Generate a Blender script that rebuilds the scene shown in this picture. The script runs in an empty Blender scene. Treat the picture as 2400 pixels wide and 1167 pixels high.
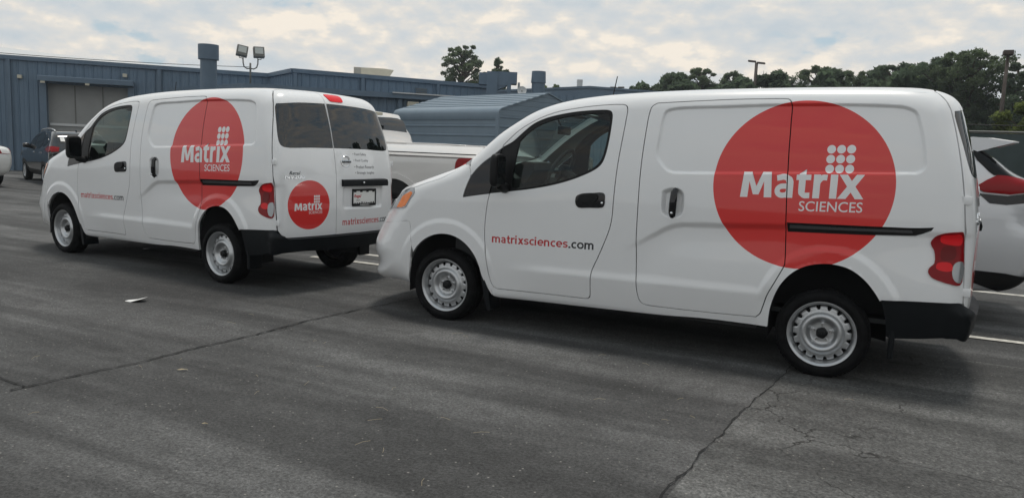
import bpy, bmesh, math, random
import numpy as np
from mathutils import Vector, Matrix
from mathutils.geometry import delaunay_2d_cdt

# ------------------------------------------------------------------ camera, sky, sun
SC = bpy.context.scene
COL = SC.collection
rad = math.radians

def make_camera():
    f, yaw, pitch, roll = 1800.8, -0.45325758801, -0.1254676996, 0.0406026266
    cy, sy = math.cos(yaw), math.sin(yaw); cp, sp = math.cos(pitch), math.sin(pitch)
    fw = Vector((sy*cp, cy*cp, sp)); r0 = Vector((cy, -sy, 0)); u0 = r0.cross(fw)
    r = math.cos(roll)*r0 + math.sin(roll)*u0; u = -math.sin(roll)*r0 + math.cos(roll)*u0
    cd = bpy.data.cameras.new('camera'); co = bpy.data.objects.new('camera', cd); COL.objects.link(co)
    cd.sensor_fit = 'HORIZONTAL'; cd.sensor_width = 36.0; cd.lens = 36.0*f/2400.0
    cd.clip_start = 0.05; cd.clip_end = 2000
    M = Matrix((r, u, -fw)).transposed().to_4x4(); M.translation = Vector((3.2516, -6.25295, 1.41108))
    co.matrix_world = M
    SC.camera = co
make_camera()

SUN_EL, SUN_AZ = 77.0, -14.0          # degrees; azimuth measured from +Y towards +X
def make_world():
    w = bpy.data.worlds.new('World'); SC.world = w; w.use_nodes = True
    nt = w.node_tree; nt.nodes.clear()
    N = lambda t, **k: _node(nt, t, **k)
    L = nt.links.new
    out = N('ShaderNodeOutputWorld'); bg = N('ShaderNodeBackground'); bg.inputs['Strength'].default_value = 0.1
    sky = N('ShaderNodeTexSky'); sky.sky_type = 'NISHITA'; sky.sun_disc = False
    sky.sun_elevation = rad(SUN_EL); sky.sun_rotation = rad(SUN_AZ); sky.air_density = 1.3; sky.dust_density = 2.5
    tc = N('ShaderNodeTexCoord'); sep = N('ShaderNodeSeparateXYZ'); L(tc.outputs['Generated'], sep.inputs[0])
    def M(op, a, b=None, clamp=False):
        n = N('ShaderNodeMath', operation=op); n.use_clamp = clamp
        for i, v in enumerate((a, b)):
            if v is None: continue
            if hasattr(v, 'type'): L(v, n.inputs[i])
            else: n.inputs[i].default_value = v
        return n.outputs[0]
    zc = M('MAXIMUM', sep.outputs[2], 0.0)
    comb = N('ShaderNodeCombineXYZ'); L(sep.outputs[0], comb.inputs[0]); L(sep.outputs[1], comb.inputs[1]); L(M('MULTIPLY', sep.outputs[2], 2.1), comb.inputs[2])
    def mapped(off):
        mp = N('ShaderNodeMapping'); mp.inputs['Location'].default_value = off; L(comb.outputs[0], mp.inputs[0]); return mp.outputs[0]
    def noise(scale, detail, rough, off, dist=0.0):
        n = N('ShaderNodeTexNoise'); n.inputs['Scale'].default_value = scale; n.inputs['Detail'].default_value = detail
        n.inputs['Roughness'].default_value = rough; n.inputs['Distortion'].default_value = dist
        L(mapped(off), n.inputs['Vector']); return n.outputs[0]
    def puff(scale, off):      # billows: folded noise gives rounded heads with creases between
        n = noise(scale, 5, .5, off, .1); return M('ABSOLUTE', M('SUBTRACT', n, .5))
    def ramp(fac, stops, ease=False):
        n = N('ShaderNodeValToRGB'); e = n.color_ramp.elements
        if ease: n.color_ramp.interpolation = 'EASE'
        while len(e) < len(stops): e.new(0.5)
        for i, (p, c) in enumerate(stops): e[i].position = p; e[i].color = (*c, 1)
        L(fac, n.inputs[0]); return n.outputs[0]
    def mix(f, a, b):
        n = N('ShaderNodeMix', data_type='RGBA')
        for i, v in ((0, f), (6, a), (7, b)):
            if hasattr(v, 'type'): L(v, n.inputs[i])
            elif i == 0: n.inputs[0].default_value = v
            else: n.inputs[i].default_value = (*v, 1)
        return n.outputs[2]
    # heap clouds: one field gives the masses; the same field looked up a little higher tells heads from bases
    def field(dz):
        d = dz
        n1 = noise(6.4, 10, .55, (1.1, .7, .35+d), .0)
        return n1
    n0 = field(0.0); nu = field(.030); nf = noise(19.0, 6, .55, (5.1, 3.3, .2), .0)
    lit = M('ADD', M('MULTIPLY', M('SUBTRACT', n0, nu), 2.7), M('MULTIPLY', M('SUBTRACT', nf, .5), .35))
    big = noise(1.5, 3, .5, (2.2, 5.1, 3.3), .0)
    lit = M('ADD', M('ADD', lit, .5), M('MULTIPLY', M('SUBTRACT', big, .5), .55))
    f1 = M('ADD', n0, M('MULTIPLY', M('SUBTRACT', nf, .5), .22))
    tone = ramp(lit, [(.22, (5.5, 6.1, 6.55)), (.42, (6.2, 6.55, 6.75)), (.54, (6.75, 6.85, 6.8)), (.66, (7.6, 7.35, 6.9)), (.80, (9.3, 8.5, 7.4))], False)
    f1 = M('SUBTRACT', f1, M('MULTIPLY', M('MAXIMUM', M('SUBTRACT', zc, .25), 0.0), .16))
    cov = ramp(f1, [(.345, (0, 0, 0)), (.415, (1, 1, 1))], True)
    skyb = mix(0.80, sky.outputs[0], (4.7, 6.0, 6.9))
    col = mix(cov, skyb, tone)
    veil = M('MULTIPLY', M('POWER', M('SUBTRACT', 1.0, zc, True), 14.0), .30)
    col = mix(veil, col, (7.3, 7.2, 6.9))
    L(col, bg.inputs['Color']); L(bg.outputs[0], out.inputs['Surface'])
def _node(nt, t, **k):
    n = nt.nodes.new(t)
    for a, b in k.items(): setattr(n, a, b)
    return n
make_world()

def make_sun():
    l = bpy.data.lights.new('sun', 'SUN'); l.energy = 1.7; l.angle = rad(10); l.color = (1.0, .95, .87)
    o = bpy.data.objects.new('sun', l); COL.objects.link(o)
    d = Vector((math.sin(rad(SUN_AZ))*math.cos(rad(SUN_EL)), math.cos(rad(SUN_AZ))*math.cos(rad(SUN_EL)), math.sin(rad(SUN_EL))))
    o.rotation_euler = d.to_track_quat('Z', 'Y').to_euler(); o.location = d*60
make_sun()
vs = SC.view_settings
SC.display_settings.display_device = 'sRGB'
vs.view_transform = 'Standard'; vs.look = 'None'; vs.exposure = 0.04; vs.gamma = 1.0; vs.use_curve_mapping = False
SC.render.film_transparent = False
SC.cycles.max_bounces = 8; SC.cycles.transparent_max_bounces = 16; SC.cycles.use_denoising = True

# ------------------------------------------------------------------ materials
MATS = {}
def mat(name, col, rough=.5, metal=0.0, coat=0.0, spec=.5, var=0.0, vscale=6.0, bump=0.0, bscale=60.0, detail=6, emis=None, alpha=None):
    if name in MATS: return MATS[name]
    m = bpy.data.materials.new(name); MATS[name] = m; m.use_nodes = True
    nt = m.node_tree; b = nt.nodes['Principled BSDF']
    b.inputs['Base Color'].default_value = (*col, 1); b.inputs['Roughness'].default_value = rough
    b.inputs['Metallic'].default_value = metal; b.inputs['Specular IOR Level'].default_value = spec
    if coat: b.inputs['Coat Weight'].default_value = coat; b.inputs['Coat Roughness'].default_value = .04
    if var or bump:
        tc = nt.nodes.new('ShaderNodeTexCoord')
    if var:
        n = nt.nodes.new('ShaderNodeTexNoise'); n.inputs['Scale'].default_value = vscale; n.inputs['Detail'].default_value = detail; n.inputs['Roughness'].default_value = .6
        nt.links.new(tc.outputs['Object'], n.inputs['Vector'])
        r = nt.nodes.new('ShaderNodeMapRange'); r.inputs[1].default_value = .3; r.inputs[2].default_value = .7
        r.inputs[3].default_value = 1-var; r.inputs[4].default_value = 1+var; nt.links.new(n.outputs[0], r.inputs[0])
        x = nt.nodes.new('ShaderNodeMix'); x.data_type = 'RGBA'; x.blend_type = 'MULTIPLY'; x.inputs[0].default_value = 1
        x.inputs[6].default_value = (*col, 1); nt.links.new(r.outputs[0], x.inputs[7]); nt.links.new(x.outputs[2], b.inputs['Base Color'])
        rr = nt.nodes.new('ShaderNodeMapRange'); rr.inputs[1].default_value = .3; rr.inputs[2].default_value = .7
        rr.inputs[3].default_value = max(.02, rough*(1+var)); rr.inputs[4].default_value = rough*(1-.5*var); nt.links.new(n.outputs[0], rr.inputs[0]); nt.links.new(rr.outputs[0], b.inputs['Roughness'])
    if bump:
        n2 = nt.nodes.new('ShaderNodeTexNoise'); n2.inputs['Scale'].default_value = bscale; n2.inputs['Detail'].default_value = 4
        nt.links.new(tc.outputs['Object'], n2.inputs['Vector'])
        bp = nt.nodes.new('ShaderNodeBump'); bp.inputs['Strength'].default_value = bump; bp.inputs['Distance'].default_value = .01
        nt.links.new(n2.outputs[0], bp.inputs['Height']); nt.links.new(bp.outputs[0], b.inputs['Normal'])
    return m
def glass(name, tint, refl=1.0, dark=0.0):
    if name in MATS: return MATS[name]
    m = bpy.data.materials.new(name); MATS[name] = m; m.use_nodes = True
    nt = m.node_tree; nt.nodes.clear()
    out = nt.nodes.new('ShaderNodeOutputMaterial'); tr = nt.nodes.new('ShaderNodeBsdfTransparent'); tr.inputs[0].default_value = (*tint, 1)
    gl = nt.nodes.new('ShaderNodeBsdfGlossy'); gl.inputs['Roughness'].default_value = .01; gl.inputs[0].default_value = (1, 1, 1, 1)
    fr = nt.nodes.new('ShaderNodeFresnel'); fr.inputs[0].default_value = 1.5
    mu = nt.nodes.new('ShaderNodeMath'); mu.operation = 'MULTIPLY'; mu.inputs[1].default_value = refl; mu.use_clamp = True
    nt.links.new(fr.outputs[0], mu.inputs[0])
    mx = nt.nodes.new('ShaderNodeMixShader'); nt.links.new(mu.outputs[0], mx.inputs[0]); nt.links.new(tr.outputs[0], mx.inputs[1]); nt.links.new(gl.outputs[0], mx.inputs[2])
    nt.links.new(mx.outputs[0], out.inputs[0]); return m

WHITE = mat('white_paint', (.80, .805, .81), .28, coat=1.0, var=.012, vscale=3.0)
RED = mat('red_vinyl', (.67, .036, .032), .34, coat=.85, spec=.2)
VWHITE = mat('white_vinyl', (.80, .80, .80), .32, coat=.4)
REDTXT = mat('red_letter_vinyl', (.50, .03, .035), .35)
BLKTXT = mat('black_letter_vinyl', (.015, .015, .018), .35)
BLACK = mat('black_plastic', (.007, .0075, .008), .42, spec=.25, var=.15, vscale=30, bump=.08, bscale=400)
CLAD = mat('black_bumper_plastic', (.004, .0055, .007), .45, spec=.2, var=.12, vscale=5, bump=.06, bscale=500)
GLOSSBLK = mat('gloss_black', (.006, .006, .008), .06)
TRIM = mat('dark_interior_trim', (.03, .032, .034), .7, var=.1)
GREYTRIM = mat('grey_interior_trim', (.22, .24, .23), .7, var=.08)
RUBBER = mat('tyre_rubber', (.004, .004, .0045), .7, spec=.18, var=.25, vscale=18, bump=.15, bscale=200)
SEAL = mat('door_seal_rubber', (.008, .008, .008), .8)
STEEL = mat('silver_wheel_paint', (.50, .51, .52), .33, metal=.75, var=.06, vscale=12)
CHROME = mat('chrome', (.78, .79, .80), .10, metal=1.0)
UNDER = mat('underbody', (.012, .012, .013), .85)
REDLENS = mat('red_lamp_lens', (.24, .003, .006), .16, spec=.3)
REDLENS2 = mat('red_lamp_lens_bright', (.75, .012, .018), .16, spec=.3)
CLEARLENS = mat('clear_lamp_lens', (.34, .35, .36), .14, metal=.5, coat=.8)
AMBER = mat('amber_lamp_lens', (.85, .20, .012), .15, coat=.3)
DKGLASS = mat('dark_tinted_glass', (.004, .005, .006), .015, spec=.9)
CABGLASS = glass('cab_window_glass', (.78, .90, .86), .7)
PAPER = mat('paper', (.78, .78, .76), .8)

# ------------------------------------------------------------------ object helpers
def link(o, parent=None):
    COL.objects.link(o)
    if parent is not None: o.parent = parent
    return o
def tag(o, label=None, cat=None, group=None, kind=None):
    if label: o['label'] = label
    if cat: o['category'] = cat
    if group: o['group'] = group
    if kind: o['kind'] = kind
    return o
def empty(name, loc=(0, 0, 0), rz=0.0, label=None, cat=None, group=None):
    o = bpy.data.objects.new(name, None); o.empty_display_size = .2; link(o)
    o.location = loc; o.rotation_euler = (0, 0, rz); return tag(o, label, cat, group)
def copy_tree(o, parent=None):
    c = o.copy(); COL.objects.link(c)
    if parent is not None:
        c.parent = parent; c.matrix_parent_inverse = o.matrix_parent_inverse.copy()
    for ch in o.children: copy_tree(ch, c)
    return c
def mesh_np(name, V, faces, mats, midx=None, normals=None, smooth=True):
    """faces: (n,3) or (n,4) array or list"""
    me = bpy.data.meshes.new(name)
    V = np.asarray(V, np.float32)
    if isinstance(faces, np.ndarray):
        n, k = faces.shape
        me.vertices.add(len(V)); me.vertices.foreach_set('co', V.ravel())
        me.loops.add(n*k); me.loops.foreach_set('vertex_index', faces.astype(np.int32).ravel())
        me.polygons.add(n); me.polygons.foreach_set('loop_start', np.arange(0, n*k, k, dtype=np.int32))
        me.update(calc_edges=True)
    else:
        me.from_pydata([tuple(v) for v in V], [], faces)
    for m in (mats if isinstance(mats, (list, tuple)) else [mats]): me.materials.append(m)
    if midx is not None: me.polygons.foreach_set('material_index', np.asarray(midx, np.int32))
    me.polygons.foreach_set('use_smooth', np.full(len(me.polygons), smooth))
    me.validate()
    if normals is not None: me.normals_split_custom_set_from_vertices([tuple(x) for x in normals])
    me.update()
    return me
def obj(name, me, parent=None, loc=None):
    o = bpy.data.objects.new(name, me); link(o, parent)
    if loc is not None: o.location = loc
    return o
class MB:
    """collects simple shapes into one mesh"""
    def __init__(s): s.v = []; s.f = []; s.m = []
    def add(s, v, f, mi=0):
        b = len(s.v); s.v += [tuple(p) for p in v]; s.f += [tuple(i+b for i in q) for q in f]; s.m += [mi]*len(f); return s
    def box(s, c, d, mi=0, R=None, bev=0.0):
        x, y, z = (k/2 for k in d)
        if bev > 0:
            bm = bmesh.new(); bmesh.ops.create_cube(bm, size=1.0)
            for v in bm.verts: v.co = Vector((v.co.x*d[0], v.co.y*d[1], v.co.z*d[2]))
            bmesh.ops.bevel(bm, geom=bm.edges[:], offset=bev, segments=2, affect='EDGES', profile=.5)
            bm.verts.index_update(); v = [tuple(q.co) for q in bm.verts]; f = [tuple(q.index for q in p.verts) for p in bm.faces]; bm.free()
        else:
            v = [(a*x, b*y, e*z) for a in (-1, 1) for b in (-1, 1) for e in (-1, 1)]
            f = [(0, 1, 3, 2), (4, 6, 7, 5), (0, 4, 5, 1), (2, 3, 7, 6), (0, 2, 6, 4), (1, 5, 7, 3)]
        C = Vector(c)
        v = [(R @ Vector(p) if R else Vector(p))+C for p in v]
        return s.add(v, f, mi)
    def tube(s, pts, r, n=8, mi=0, cap=True):
        pts = [Vector([float(c) for c in p]) for p in pts]; rs = [float(k) for k in r] if isinstance(r, (list, tuple)) else [float(r)]*len(pts)
        v = []; up = None
        for i, p in enumerate(pts):
            t = (pts[min(i+1, len(pts)-1)]-pts[max(i-1, 0)]).normalized()
            if up is None: up = Vector((0, 0, 1)) if abs(t.z) < .9 else Vector((1, 0, 0))
            a = t.cross(up).normalized(); b = a.cross(t).normalized(); up = b
            for k in range(n):
                q = 2*math.pi*k/n; v.append(p+rs[i]*(math.cos(q)*a+math.sin(q)*b))
        f = []
        for i in range(len(pts)-1):
            for k in range(n):
                f.append((i*n+k, i*n+(k+1) % n, (i+1)*n+(k+1) % n, (i+1)*n+k))
        if cap: f += [tuple(range(n))[::-1], tuple(range((len(pts)-1)*n, len(pts)*n))]
        return s.add(v, f, mi)
    def lathe(s, prof, axis='z', c=(0, 0, 0), n=32, mi=0, rfun=None, cap=False):
        v = []; C = Vector(c)
        for j, (r, h) in enumerate(prof):
            for k in range(n):
                q = 2*math.pi*k/n; rr = rfun(j, r, q) if rfun else r
                a, b = rr*math.cos(q), rr*math.sin(q)
                v.append(C+(Vector((a, b, h)) if axis == 'z' else Vector((a, h, b)) if axis == 'y' else Vector((h, a, b))))
        f = []
        for j in range(len(prof)-1):
            for k in range(n):
                q = (j*n+k, j*n+(k+1) % n, (j+1)*n+(k+1) % n, (j+1)*n+k)
                f.append(q if axis != 'y' else q[::-1])
        if cap: f += [tuple(range(n)), tuple(range((len(prof)-1)*n, len(prof)*n))[::-1]]
        return s.add(v, f, mi)
    def prism(s, poly, axis, a, b, mi=0):
        """poly of 2D points extruded from a to b along axis"""
        n = len(poly)
        def P(p, h): return (h, p[0], p[1]) if axis == 'x' else (p[0], h, p[1]) if axis == 'y' else (p[0], p[1], h)
        v = [P(p, a) for p in poly]+[P(p, b) for p in poly]
        f = [tuple(range(n)), tuple(range(n, 2*n))[::-1]]+[(i, i+n, (i+1) % n+n, (i+1) % n) for i in range(n)]
        return s.add(v, f, mi)
    def mesh(s, name, mats, smooth=False, angle=None):
        me = bpy.data.meshes.new(name); me.from_pydata(s.v, [], s.f)
        for m in (mats if isinstance(mats, (list, tuple)) else [mats]): me.materials.append(m)
        me.polygons.foreach_set('material_index', s.m)
        bm = bmesh.new(); bm.from_mesh(me); bmesh.ops.recalc_face_normals(bm, faces=bm.faces[:]); bm.to_mesh(me); bm.free()
        me.polygons.foreach_set('use_smooth', [bool(smooth or angle)]*len(me.polygons))
        if angle: me.set_sharp_from_angle(angle=rad(angle))
        me.update(); return me
    def obj(s, name, mats, parent=None, loc=None, smooth=False, angle=None):
        return obj(name, s.mesh(name, mats, smooth, angle), parent, loc)

# ------------------------------------------------------------------ 2D curve tools and body surfaces
def sstep(t): t=np.clip(t,0,1); return t*t*(3-2*t)
def catmull(P,n=8,closed=False):
    P=np.asarray(P,float); out=[]; N=len(P)
    rng=range(N if closed else N-1)
    for i in rng:
        p1=P[i]; p2=P[(i+1)%N]
        p0=P[i-1] if (i>0 or closed) else 2*p1-p2
        p3=P[(i+2)%N] if (i+2<N or closed) else 2*p2-p1
        # centripetal
        t=np.linspace(0,1,n,endpoint=False)[:,None]
        d1=max(np.linalg.norm(p1-p0),1e-6)**.5; d2=max(np.linalg.norm(p2-p1),1e-6)**.5; d3=max(np.linalg.norm(p3-p2),1e-6)**.5
        m1=((p1-p0)/d1-(p2-p0)/(d1+d2)+(p2-p1)/d2)*d2
        m2=((p2-p1)/d2-(p3-p1)/(d2+d3)+(p3-p2)/d3)*d2
        out.append((2*t**3-3*t**2+1)*p1+(t**3-2*t**2+t)*m1+(-2*t**3+3*t**2)*p2+(t**3-t**2)*m2)
    if not closed: out.append(P[-1:])
    return np.concatenate(out)
def segdist(Q,P,closed=True):
    """distance from points Q (n,2) to polyline P, plus signed inside (neg) if closed"""
    A=P; B=np.roll(P,-1,0)
    if not closed: A=P[:-1]; B=P[1:]
    best=np.full(len(Q),1e9)
    inside=np.zeros(len(Q),bool)
    for a,b in zip(A,B):
        ab=b-a; L=ab@ab
        if L<1e-14: continue
        t=np.clip(((Q-a)@ab)/L,0,1)
        d=Q-(a+t[:,None]*ab)
        np.minimum(best,d[:,0]**2+d[:,1]**2,out=best)
        if closed:
            c=((a[1]>Q[:,1])!=(b[1]>Q[:,1]))
            if c.any():
                xx=a[0]+(Q[:,1]-a[1])*ab[0]/(ab[1] if abs(ab[1])>1e-14 else 1e-14)
                inside^=(c&(Q[:,0]<xx))
    best=np.sqrt(best)
    return np.where(inside,-best,best) if closed else best
class Grid:
    """bicubic (B-spline-smoothed) sampled 2D field"""
    def __init__(s,f,x0,x1,z0,z1,h):
        s.x0,s.z0,s.h=x0,z0,h; s.nx=int((x1-x0)/h)+1; s.nz=int((z1-z0)/h)+1
        X,Z=np.meshgrid(x0+h*np.arange(s.nx),z0+h*np.arange(s.nz),indexing='ij')
        s.v=f(np.stack([X.ravel(),Z.ravel()],1)).reshape(s.nx,s.nz)
    def __call__(s,x,z):
        u=np.clip((x-s.x0)/s.h,1,s.nx-3.001); w=np.clip((z-s.z0)/s.h,1,s.nz-3.001)
        i=u.astype(int); j=w.astype(int); fu=u-i; fw=w-j
        def b(t): return [(1-t)**3/6,(3*t**3-6*t**2+4)/6,(-3*t**3+3*t**2+3*t+1)/6,t**3/6]
        bu,bw=b(fu),b(fw); r=0
        for a in range(4):
            for c in range(4):
                r=r+bu[a]*bw[c]*s.v[i+a-1,j+c-1]
        return r
def smax(a,b,k):
    h=np.clip(k-np.abs(a-b),0,None)/k
    return np.maximum(a,b)+h*h*k*.25
def march(O,D,t0,t1,n=40,it=24,f=None):
    """first root along rays from outside; O,D (n,3)"""
    N=len(O); ta=np.full(N,float(t0)); tb=np.full(N,float(t1)); found=np.zeros(N,bool)
    ts=np.linspace(t0,t1,n); prev=ts[0]
    lo=np.full(N,np.nan); hi=np.full(N,np.nan)
    for t in ts[1:]:
        m=~found
        if not m.any(): break
        idx=np.where(m)[0]
        v=f(O[idx]+D[idx]*t)
        hit=v<0
        h=idx[hit]; lo[h]=prev; hi[h]=t; found[h]=True
        prev=t
    ok=found
    lo=np.where(ok,lo,0); hi=np.where(ok,hi,0)
    for _ in range(it):
        mid=(lo+hi)/2; v=f(O+D*mid[:,None]); neg=v<0
        hi=np.where(neg,mid,hi); lo=np.where(neg,lo,mid)
    return O+D*((lo+hi)/2)[:,None],ok

def gradf(f,P,e=6e-4):
    g=np.zeros_like(P)
    for i in range(3):
        d=np.zeros(3); d[i]=e
        g[:,i]=f(P+d)-f(P-d)
    return g/np.maximum(np.linalg.norm(g,axis=1,keepdims=True),1e-9)
def resample(P,ds,closed=True):
    P=np.asarray(P,float)
    Q=np.vstack([P,P[:1]]) if closed else P
    L=np.hypot(*(np.diff(Q,axis=0).T)); keep=np.r_[True,L>1e-7]; Q=Q[keep]; L=np.hypot(*(np.diff(Q,axis=0).T))
    out=[]
    for a,b,l in zip(Q[:-1],Q[1:],L):
        n=max(1,int(math.ceil(l/ds)))
        out.append(a+(b-a)*np.linspace(0,1,n,endpoint=False)[:,None])
    if not closed: out.append(Q[-1:])
    return np.concatenate(out)
def offset(P,d):
    """move a closed loop inwards by d (negative: outwards)"""
    P=np.asarray(P,float); A=np.roll(P,1,0); B=np.roll(P,-1,0)
    t=B-A; t/=np.maximum(np.linalg.norm(t,axis=1,keepdims=True),1e-9)
    n=np.stack([-t[:,1],t[:,0]],1)
    area=np.sum(P[:,0]*np.roll(P[:,1],-1)-np.roll(P[:,0],-1)*P[:,1])
    return P+n*d*(1 if area>0 else -1)
def inpoly(Q,P): return segdist_sign(Q,P)
def segdist_sign(Q,P):
    ins=np.zeros(len(Q),bool); A=P; B=np.roll(P,-1,0)
    for a,b in zip(A,B):
        c=((a[1]>Q[:,1])!=(b[1]>Q[:,1]))
        if c.any(): ins^=(c&(Q[:,0]<a[0]+(Q[:,1]-a[1])*(b[0]-a[0])/(b[1]-a[1] if b[1]!=a[1] else 1e-14)))
    return ins
class Chart:
    def __init__(s,kind,c=None): s.kind=kind; s.c=c
    def ray(s,q):
        n=len(q); o=np.zeros((n,3)); d=np.zeros((n,3))
        if s.kind=='side': o[:,0]=q[:,0]; o[:,1]=-1.35; o[:,2]=q[:,1]; d[:,1]=1; r=(0,1.34,28)
        elif s.kind=='top': o[:,0]=q[:,0]; o[:,1]=q[:,1]; o[:,2]=2.4; d[:,2]=-1; r=(0,2.2,40)
        elif s.kind=='rear': o[:,0]=6.5; o[:,1]=q[:,0]; o[:,2]=q[:,1]; d[:,0]=-1; r=(0,5,100)
        elif s.kind=='front': o[:,0]=-2; o[:,1]=q[:,0]; o[:,2]=q[:,1]; d[:,0]=1; r=(0,5,100)
        else:
            sg=1 if s.kind=='rearg' else -1
            D=np.stack([np.full(n,sg*1.0),q[:,0],q[:,1]],1); D/=np.linalg.norm(D,axis=1,keepdims=True)
            o=np.array(s.c)+D*3.0; d=-D; r=(0,2.95,60)
        return o,d,r
    def map(s,q,f):
        q=np.atleast_2d(np.asarray(q,float)); o,d,r=s.ray(q)
        P,ok=march(o,d,r[0],r[1],r[2],f=f); return P,ok
    def inv(s,P):
        P=np.atleast_2d(P)
        if s.kind=='side': return P[:,[0,2]]
        if s.kind=='top': return P[:,[0,1]]
        if s.kind in('rear','front'): return P[:,[1,2]]
        sg=1 if s.kind=='rearg' else -1
        d=P-np.array(s.c); return np.stack([d[:,1]/(sg*d[:,0]),d[:,2]/(sg*d[:,0])],1)
def triangulate(loops,keep,h,refine=(),ds=None,seed=0):
    """loops: constraint loops; keep(q)->bool; refine: (distfun, band, h)"""
    ds=ds or h
    V=[];E=[]
    for lp in loops:
        lp=np.asarray(lp); b=len(V); V+=list(lp); n=len(lp); E+=[(b+i,b+(i+1)%n) for i in range(n)]
    A=np.array(V); lo=A.min(0); hi=A.max(0)
    def hexg(h):
        xs=np.arange(lo[0]+h*.37,hi[0],h); ys=np.arange(lo[1]+h*.31,hi[1],h*.866)
        X,Y=np.meshgrid(xs,ys); X=X+(np.arange(len(ys))%2)[:,None]*h*.5
        return np.stack([X.ravel(),Y.ravel()],1)
    G=hexg(h); cur=[]
    act=np.ones(len(G),bool)
    for fn,band,hf in refine: act&=~(np.abs(fn(G))<band)
    cur.append(G[act])
    for i,(fn,band,hf) in enumerate(refine):
        g=hexg(hf); m=np.abs(fn(g))<band
        for fn2,band2,hf2 in refine[:i]: m&=~(np.abs(fn2(g))<band2)
        cur.append(g[m])
    G=np.concatenate(cur); G=G[keep(G)]
    # drop points hugging the constraint lines
    cell=.45*ds
    key=set()
    Ai=np.floor(A/cell).astype(int)
    for dx in(-1,0,1):
        for dy in(-1,0,1):
            key.update((Ai[:,0]+dx)*100003+(Ai[:,1]+dy))
    gi=np.floor(G/cell).astype(int); gk=gi[:,0]*100003+gi[:,1]
    ks=np.array(sorted(key)); pos=np.clip(np.searchsorted(ks,gk),0,len(ks)-1); G=G[ks[pos]!=gk]
    pts=[Vector(p) for p in V]+[Vector(p) for p in G]
    r=delaunay_2d_cdt(pts,E,[],0,1e-6)
    Q=np.array([(v.x,v.y) for v in r[0]]); T=np.array([t for t in r[2] if len(t)==3],int)
    c=Q[T].mean(1); k=keep(c); T=T[k]
    a=Q[T]; ar=.5*((a[:,1,0]-a[:,0,0])*(a[:,2,1]-a[:,0,1])-(a[:,2,0]-a[:,0,0])*(a[:,1,1]-a[:,0,1]))
    T=T[np.abs(ar)>1e-11]
    u,iv=np.unique(T,return_inverse=True); return Q[u],iv.reshape(-1,3)
def lift(chart,f,Q,T):
    P,ok=chart.map(Q,f)
    T=T[ok[T].all(1)]; P=np.where(ok[:,None],P,0)
    N=gradf(f,P)
    a=P[T]; fn=np.cross(a[:,1]-a[:,0],a[:,2]-a[:,0])
    fl=(fn*N[T].mean(1)).sum(1)<0; T=T.copy(); T[fl]=T[fl][:,::-1]
    return P,N,T
def shell(name,parts,mats,thick=.018,inner=None,parent=None,mirror=False,midx=None):
    """parts: list of (P,N,T); builds one mesh with an inward rim, optional inner skin (material index)"""
    VV=[];NN=[];FF=[];MM=[];b=0
    for P,N,T in parts:
        VV.append(P);NN.append(N);FF.append(T+b);MM.append(np.zeros(len(T),int)); n0=b; b+=len(P)
        E=np.concatenate([T[:,[0,1]],T[:,[1,2]],T[:,[2,0]]]); key=E.min(1)*10**7+E.max(1)
        _,idx,cnt=np.unique(key,return_index=True,return_counts=True); B=E[idx[cnt==1]]
        if thick:
            bv=np.unique(B); mp={v:i for i,v in enumerate(bv)}; nb=len(bv)
            O=P[bv]; I=O-N[bv]*thick
            # rim normals
            rn=np.zeros((nb,3))
            for e in B:
                t=P[e[1]]-P[e[0]]; nn=np.cross(t,N[e[0]]); rn[mp[e[0]]]+=nn; rn[mp[e[1]]]+=nn
            rn/=np.maximum(np.linalg.norm(rn,axis=1,keepdims=True),1e-9)
            VV+= [O,I]; NN+=[rn,rn]
            i0=np.array([mp[e[0]] for e in B]); i1=np.array([mp[e[1]] for e in B])
            q1=np.stack([i0+b,i0+b+nb,i1+b],1); q2=np.stack([i1+b,i0+b+nb,i1+b+nb],1)
            FF+=[q1,q2]; MM+=[np.zeros(len(q1)*2,int)]; b+=2*nb
            if inner is not None:
                VV.append(P-N*thick); NN.append(-N); FF.append(T[:,::-1]+b); MM.append(np.full(len(T),inner)); b+=len(P)
    V=np.concatenate(VV);NR=np.concatenate(NN);F_=np.concatenate(FF);M_=np.concatenate(MM)
    if mirror: V=V*[1,-1,1]; NR=NR*[1,-1,1]; F_=F_[:,::-1]
    me=mesh_np(name,V,np.ascontiguousarray(F_),mats,M_,NR)
    return obj(name,me,parent)

# ------------------------------------------------------------------ the van body surface (x back from front axle, y to the right, z up)
PROFILE=[(-.70,.21),(-.905,.235),(-.965,.27),(-.975,.325),(-.945,.40),(-.985,.48),(-.985,.575),(-.95,.66),(-.905,.74),(-.86,.826),(-.81,.895),(-.735,.985),(-.64,1.068),(-.54,1.112),(-.40,1.162),(-.24,1.218),(-.02,1.298),(.07,1.354),(.19,1.446),(.36,1.573),(.53,1.682),(.67,1.755),(.82,1.808),(1.0,1.848),(1.2,1.875),(1.4,1.893),(1.8,1.918),(2.3,1.934),(2.8,1.942),(3.25,1.941),(3.42,1.934),(3.52,1.915),(3.595,1.88),(3.638,1.83),(3.685,1.70),(3.73,1.55),(3.765,1.40),(3.793,1.25),(3.813,1.10),(3.818,.90),(3.818,.70),(3.813,.50),(3.78,.36),(3.6,.30),(3.0,.25),(1.5,.24),(.3,.23),(-.4,.21)]
_pp=catmull(PROFILE,8,True)
GP=Grid(lambda q: segdist(q,_pp),-1.3,4.2,-.1,2.3,.012)
BZ=np.array([.1,.2,.3,.4,.5,.6,.8,1.0,1.15,1.3,1.45,1.6,1.75,1.9,2.05])
BY=np.array([.775,.802,.822,.836,.846,.852,.857,.857,.853,.843,.824,.796,.760,.718,.67])
def bz(z):
    # smooth cubic interp via dense table
    return np.interp(z,_bzz,_bzy)
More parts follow.
